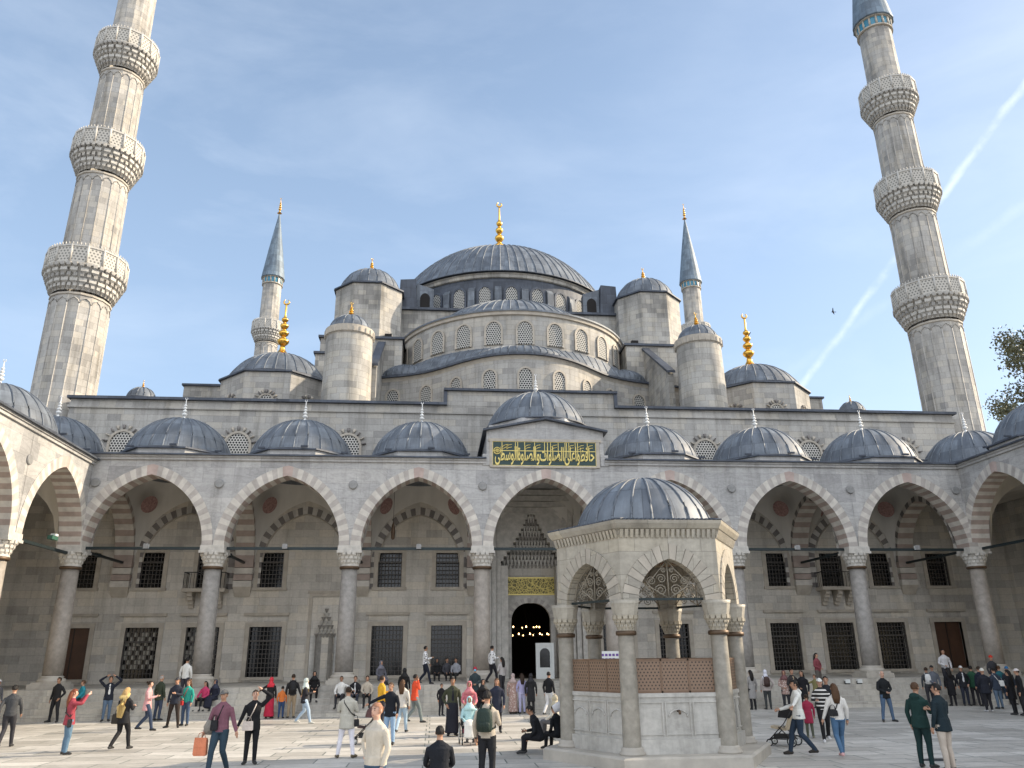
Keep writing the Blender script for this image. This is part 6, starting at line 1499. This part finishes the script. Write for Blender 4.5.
# ------------------------------------------------------------------ tree at the right edge
def tree(loc, h, cr, label, seed, n=5200):
    rg = random.Random(seed); t = thing('plane_tree', label, 'tree', loc, 0, 'trees beyond the right arcade')
    tr = MB().mat('bark'); tips = []
    tr.tube([(0, 0, 0), (.15, .1, h * .25), (-.1, .1, h * .5), (.1, 0, h * .75), (0, 0, h * .95)], [.45, .36, .27, .16, .05], 10)
    for k in range(24):
        z = h * rg.uniform(.42, .88); a = rg.uniform(0, 2 * PI); L = cr * rg.uniform(.55, 1.0) * (1.15 - .6 * z / h)
        p0 = Vector((0, 0, z)); p1 = p0 + Vector((math.cos(a) * L * .5, math.sin(a) * L * .5, L * .3)); p2 = p0 + Vector((math.cos(a) * L, math.sin(a) * L, L * rg.uniform(.35, .7)))
        tr.tube([p0, p1, p2], [.12, .07, .02], 6); tips += [p1, p2, p0.lerp(p2, .75)]
        for q in range(3):
            e = p2 + Vector((rg.uniform(-1, 1), rg.uniform(-1, 1), rg.uniform(-.2, 1))) * 1.2; tr.tube([p1.lerp(p2, rg.uniform(.2, 1)), e], [.04, .012], 5); tips.append(e)
    tr.build('trunk', t)
    lf = MB()
    for i in range(n):
        c = rg.choice(tips); d = Vector((rg.gauss(0, 1), rg.gauss(0, 1), rg.gauss(0, .8))); p = c + d * .55
        s_ = rg.uniform(.10, .20); u = Vector((rg.gauss(0, 1), rg.gauss(0, 1), rg.gauss(0, 1))).normalized(); v = u.cross(Vector((rg.gauss(0, 1), rg.gauss(0, 1), rg.gauss(0, 1)))).normalized()
        lf.mat('leaf_light' if rg.random() < .35 else 'leaf')
        lf.quad(tuple(p - u * s_), tuple(p + v * s_ * .55), tuple(p + u * s_), tuple(p - v * s_ * .55))
    lf.build('crown', t)
tree((51.2, 60, 0), 31.5, 10., 'tall sparse tree showing above the right arcade', 3, 17000)
tree((56, 66, 0), 29, 6., 'second leafy tree half hidden behind the sparse one', 5, 4000)

# ------------------------------------------------------------------ birds
def bird(loc, label, rz):
    o = MB().mat('iron'); o.tube([(0, -.22, 0), (0, -.12, .01), (0, .1, .01), (0, .22, .0)], [.015, .06, .055, .012], 8)
    for s_ in (-1, 1): o.hull8([(s_ * .03, -.08, 0), (s_ * .03, .1, 0), (s_ * .5, .02, .16), (s_ * .5, -.05, .16), (s_ * .03, -.08, .02), (s_ * .03, .1, .02), (s_ * .5, .02, .17), (s_ * .5, -.05, .17)])
    o.hull8([(-.05, -.36, 0), (.05, -.36, 0), (.03, -.2, 0), (-.03, -.2, 0), (-.05, -.36, .01), (.05, -.36, .01), (.03, -.2, .015), (-.03, -.2, .015)])
    b = o.build('bird', None, loc); b.rotation_euler = (R(20), R(30), rz); b.scale = (.75, .75, .75); tag(b, label, 'bird', 'birds in the sky')
bird((28.838, 60.000, 30.583), 'tiny dark bird in the sky between the right minarets', 1.0)
bird((20.800, 60.000, 28.057), 'pale bird just right of the golden finial of the right corner dome', 2.2)

# ------------------------------------------------------------------ sky, sun, camera
SUN_AZ, SUN_EL = R(7.5), R(28)
wd = bpy.data.worlds.new('World'); SC.world = wd; wd.use_nodes = True
nt = wd.node_tree; N_ = nt.nodes; L_ = nt.links; bg = N_['Background']
sky = N_.new('ShaderNodeTexSky'); sky.sky_type = 'NISHITA'; sky.sun_disc = False; sky.sun_elevation = SUN_EL; sky.sun_rotation = R(90) - SUN_AZ
sky.air_density = 1.1; sky.dust_density = 1.4; sky.ozone_density = 1.2; sky.altitude = 50
tc = N_.new('ShaderNodeTexCoord')
def vmap(s, r=(0, 0, 0)):
    m = N_.new('ShaderNodeMapping'); L_.new(tc.outputs['Generated'], m.inputs[0]); m.inputs['Scale'].default_value = s; m.inputs['Rotation'].default_value = r; return m.outputs[0]
def wn(vec, scale, det, rough, dist=0.):
    n = N_.new('ShaderNodeTexNoise'); L_.new(vec, n.inputs['Vector']); n.inputs['Scale'].default_value = scale; n.inputs['Detail'].default_value = det; n.inputs['Roughness'].default_value = rough; n.inputs['Distortion'].default_value = dist; return n.outputs['Fac']
def wramp(f, st):
    r = N_.new('ShaderNodeValToRGB'); L_.new(f, r.inputs[0]); e = r.color_ramp.elements
    while len(e) < len(st): e.new(.5)
    for i, (p, c) in enumerate(st): e[i].position = p; e[i].color = (c, c, c, 1)
    return r.outputs[0]
def wm(op, a, b=0.):
    n = N_.new('ShaderNodeMath'); n.operation = op
    for i, v in enumerate((a, b)):
        if isinstance(v, (int, float)): n.inputs[i].default_value = v
        else: L_.new(v, n.inputs[i])
    return n.outputs[0]
cir = wramp(wn(vmap((1.2, 2.2, 4.), (.2, .3, .5)), 2.1, 7, .58, .25), [(.42, 0), (.85, 1)])
cir2 = wramp(wn(vmap((.8, .8, 3.)), 1.3, 4, .5), [(.35, .15), (.7, 1)])
cloud = wm('MULTIPLY', cir, cir2)
# condensation trails: thin bands about great circles of the sky
def trail(n, lo, hi, w):
    d = N_.new('ShaderNodeVectorMath'); d.operation = 'DOT_PRODUCT'; L_.new(tc.outputs['Generated'], d.inputs[0]); d.inputs[1].default_value = n
    wob = wm('MULTIPLY', wm('SUBTRACT', wn(vmap((1, 1, 1)), 26, 5, .65), .5), w * 1.6)
    f = wramp(wm('DIVIDE', wm('ABSOLUTE', wm('ADD', d.outputs['Value'], wob)), w), [(.15, 1), (1., 0)])
    brk = wramp(wn(vmap((1, 1, 1)), 18, 5, .65), [(.36, .12), (.62, 1)])
    s = N_.new('ShaderNodeSeparateXYZ'); L_.new(tc.outputs['Generated'], s.inputs[0])
    x = wramp(s.outputs[0], [(lo, .35), (lo + .22, 1), (hi, 1)])
    return wm('MULTIPLY', wm('MULTIPLY', f, brk), x)
t1 = trail((-0.75228, 0.15656, 0.63997), .33, .9, .0055)
t2 = trail((-0.56661, -0.02857, 0.82349), .40, .9, .008)
haz = N_.new('ShaderNodeSeparateXYZ'); L_.new(tc.outputs['Generated'], haz.inputs[0])
low = wramp(haz.outputs[2], [(.0, 1.), (.45, .62), (.9, .2)])
amt = wm('MULTIPLY', low, .62)
cl_ = wm('ADD', wm('MULTIPLY', cloud, .42), wm('ADD', wm('MULTIPLY', t1, .45), wm('MULTIPLY', t2, .12)))
mx = N_.new('ShaderNodeMix'); mx.data_type = 'RGBA'; L_.new(amt, mx.inputs[0]); L_.new(sky.outputs[0], mx.inputs[6]); mx.inputs[7].default_value = (4.3, 5.8, 8.0, 1)
m2 = N_.new('ShaderNodeMix'); m2.data_type = 'RGBA'; L_.new(cl_, m2.inputs[0]); L_.new(mx.outputs[2], m2.inputs[6]); m2.inputs[7].default_value = (7.6, 8.2, 9.0, 1)
# added fill light: glow round the sun, unseen bright sheet behind the camera
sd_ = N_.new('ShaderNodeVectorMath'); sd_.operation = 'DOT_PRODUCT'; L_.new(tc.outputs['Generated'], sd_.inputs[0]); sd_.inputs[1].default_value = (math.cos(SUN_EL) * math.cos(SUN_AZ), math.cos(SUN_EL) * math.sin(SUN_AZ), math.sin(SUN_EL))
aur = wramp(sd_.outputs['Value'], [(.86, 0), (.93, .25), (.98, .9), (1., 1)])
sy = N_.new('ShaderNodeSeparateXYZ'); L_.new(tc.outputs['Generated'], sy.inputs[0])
beh_fill = wm('MULTIPLY', wramp(wm('MULTIPLY', sy.outputs[1], -1.), [(.0, 0), (.45, 1)]), wramp(wn(vmap((1, 1, 2.)), 1.6, 5, .55), [(.3, .55), (.6, 1)]))
m3 = N_.new('ShaderNodeMix'); m3.data_type = 'RGBA'; L_.new(wm('MULTIPLY', beh_fill, .85), m3.inputs[0]); L_.new(m2.outputs[2], m3.inputs[6]); m3.inputs[7].default_value = (12., 12.4, 13.2, 1)
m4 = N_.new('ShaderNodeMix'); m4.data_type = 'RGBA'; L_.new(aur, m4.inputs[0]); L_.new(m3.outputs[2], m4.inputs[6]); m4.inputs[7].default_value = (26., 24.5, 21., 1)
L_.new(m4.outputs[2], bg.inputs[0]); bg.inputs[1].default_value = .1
sl = bpy.data.lights.new('sun', 'SUN'); sl.energy = 4.3; sl.angle = R(.5); sl.color = (1., .84, .64)
so = bpy.data.objects.new('sun', sl); COL.objects.link(so)
dv = Vector((math.cos(SUN_EL) * math.cos(SUN_AZ), math.cos(SUN_EL) * math.sin(SUN_AZ), math.sin(SUN_EL)))
so.rotation_euler = dv.to_track_quat('Z', 'Y').to_euler(); so.location = (60, 10, 60)
cam = bpy.data.cameras.new('camera'); co = bpy.data.objects.new('camera', cam); COL.objects.link(co); SC.camera = co
cam.sensor_fit = 'HORIZONTAL'; cam.sensor_width = 36; cam.lens = 780.627 / 1024 * 36; cam.clip_end = 4000; cam.clip_start = .1
yw, pt, rl = -.0984, .33388, .01089
Rv = Vector((math.cos(yw), math.sin(yw), 0)); F0 = Vector((-math.sin(yw), math.cos(yw), 0)); Fv = F0 * math.cos(pt) + Vector((0, 0, math.sin(pt))); Uv = -F0 * math.sin(pt) + Vector((0, 0, math.cos(pt)))
X_ = Rv * math.cos(rl) - Uv * math.sin(rl) ; Y_ = Rv * math.sin(rl) + Uv * math.cos(rl)
co.matrix_world = Matrix(((X_.x, Y_.x, -Fv.x, -.86374 * 6.5), (X_.y, Y_.y, -Fv.y, 0), (X_.z, Y_.z, -Fv.z, 2.3), (0, 0, 0, 1)))
SC.view_settings.view_transform = 'Standard'; SC.view_settings.look = 'None'; SC.view_settings.gamma = 1; SC.view_settings.exposure = .78
SC.view_settings.use_curve_mapping = False
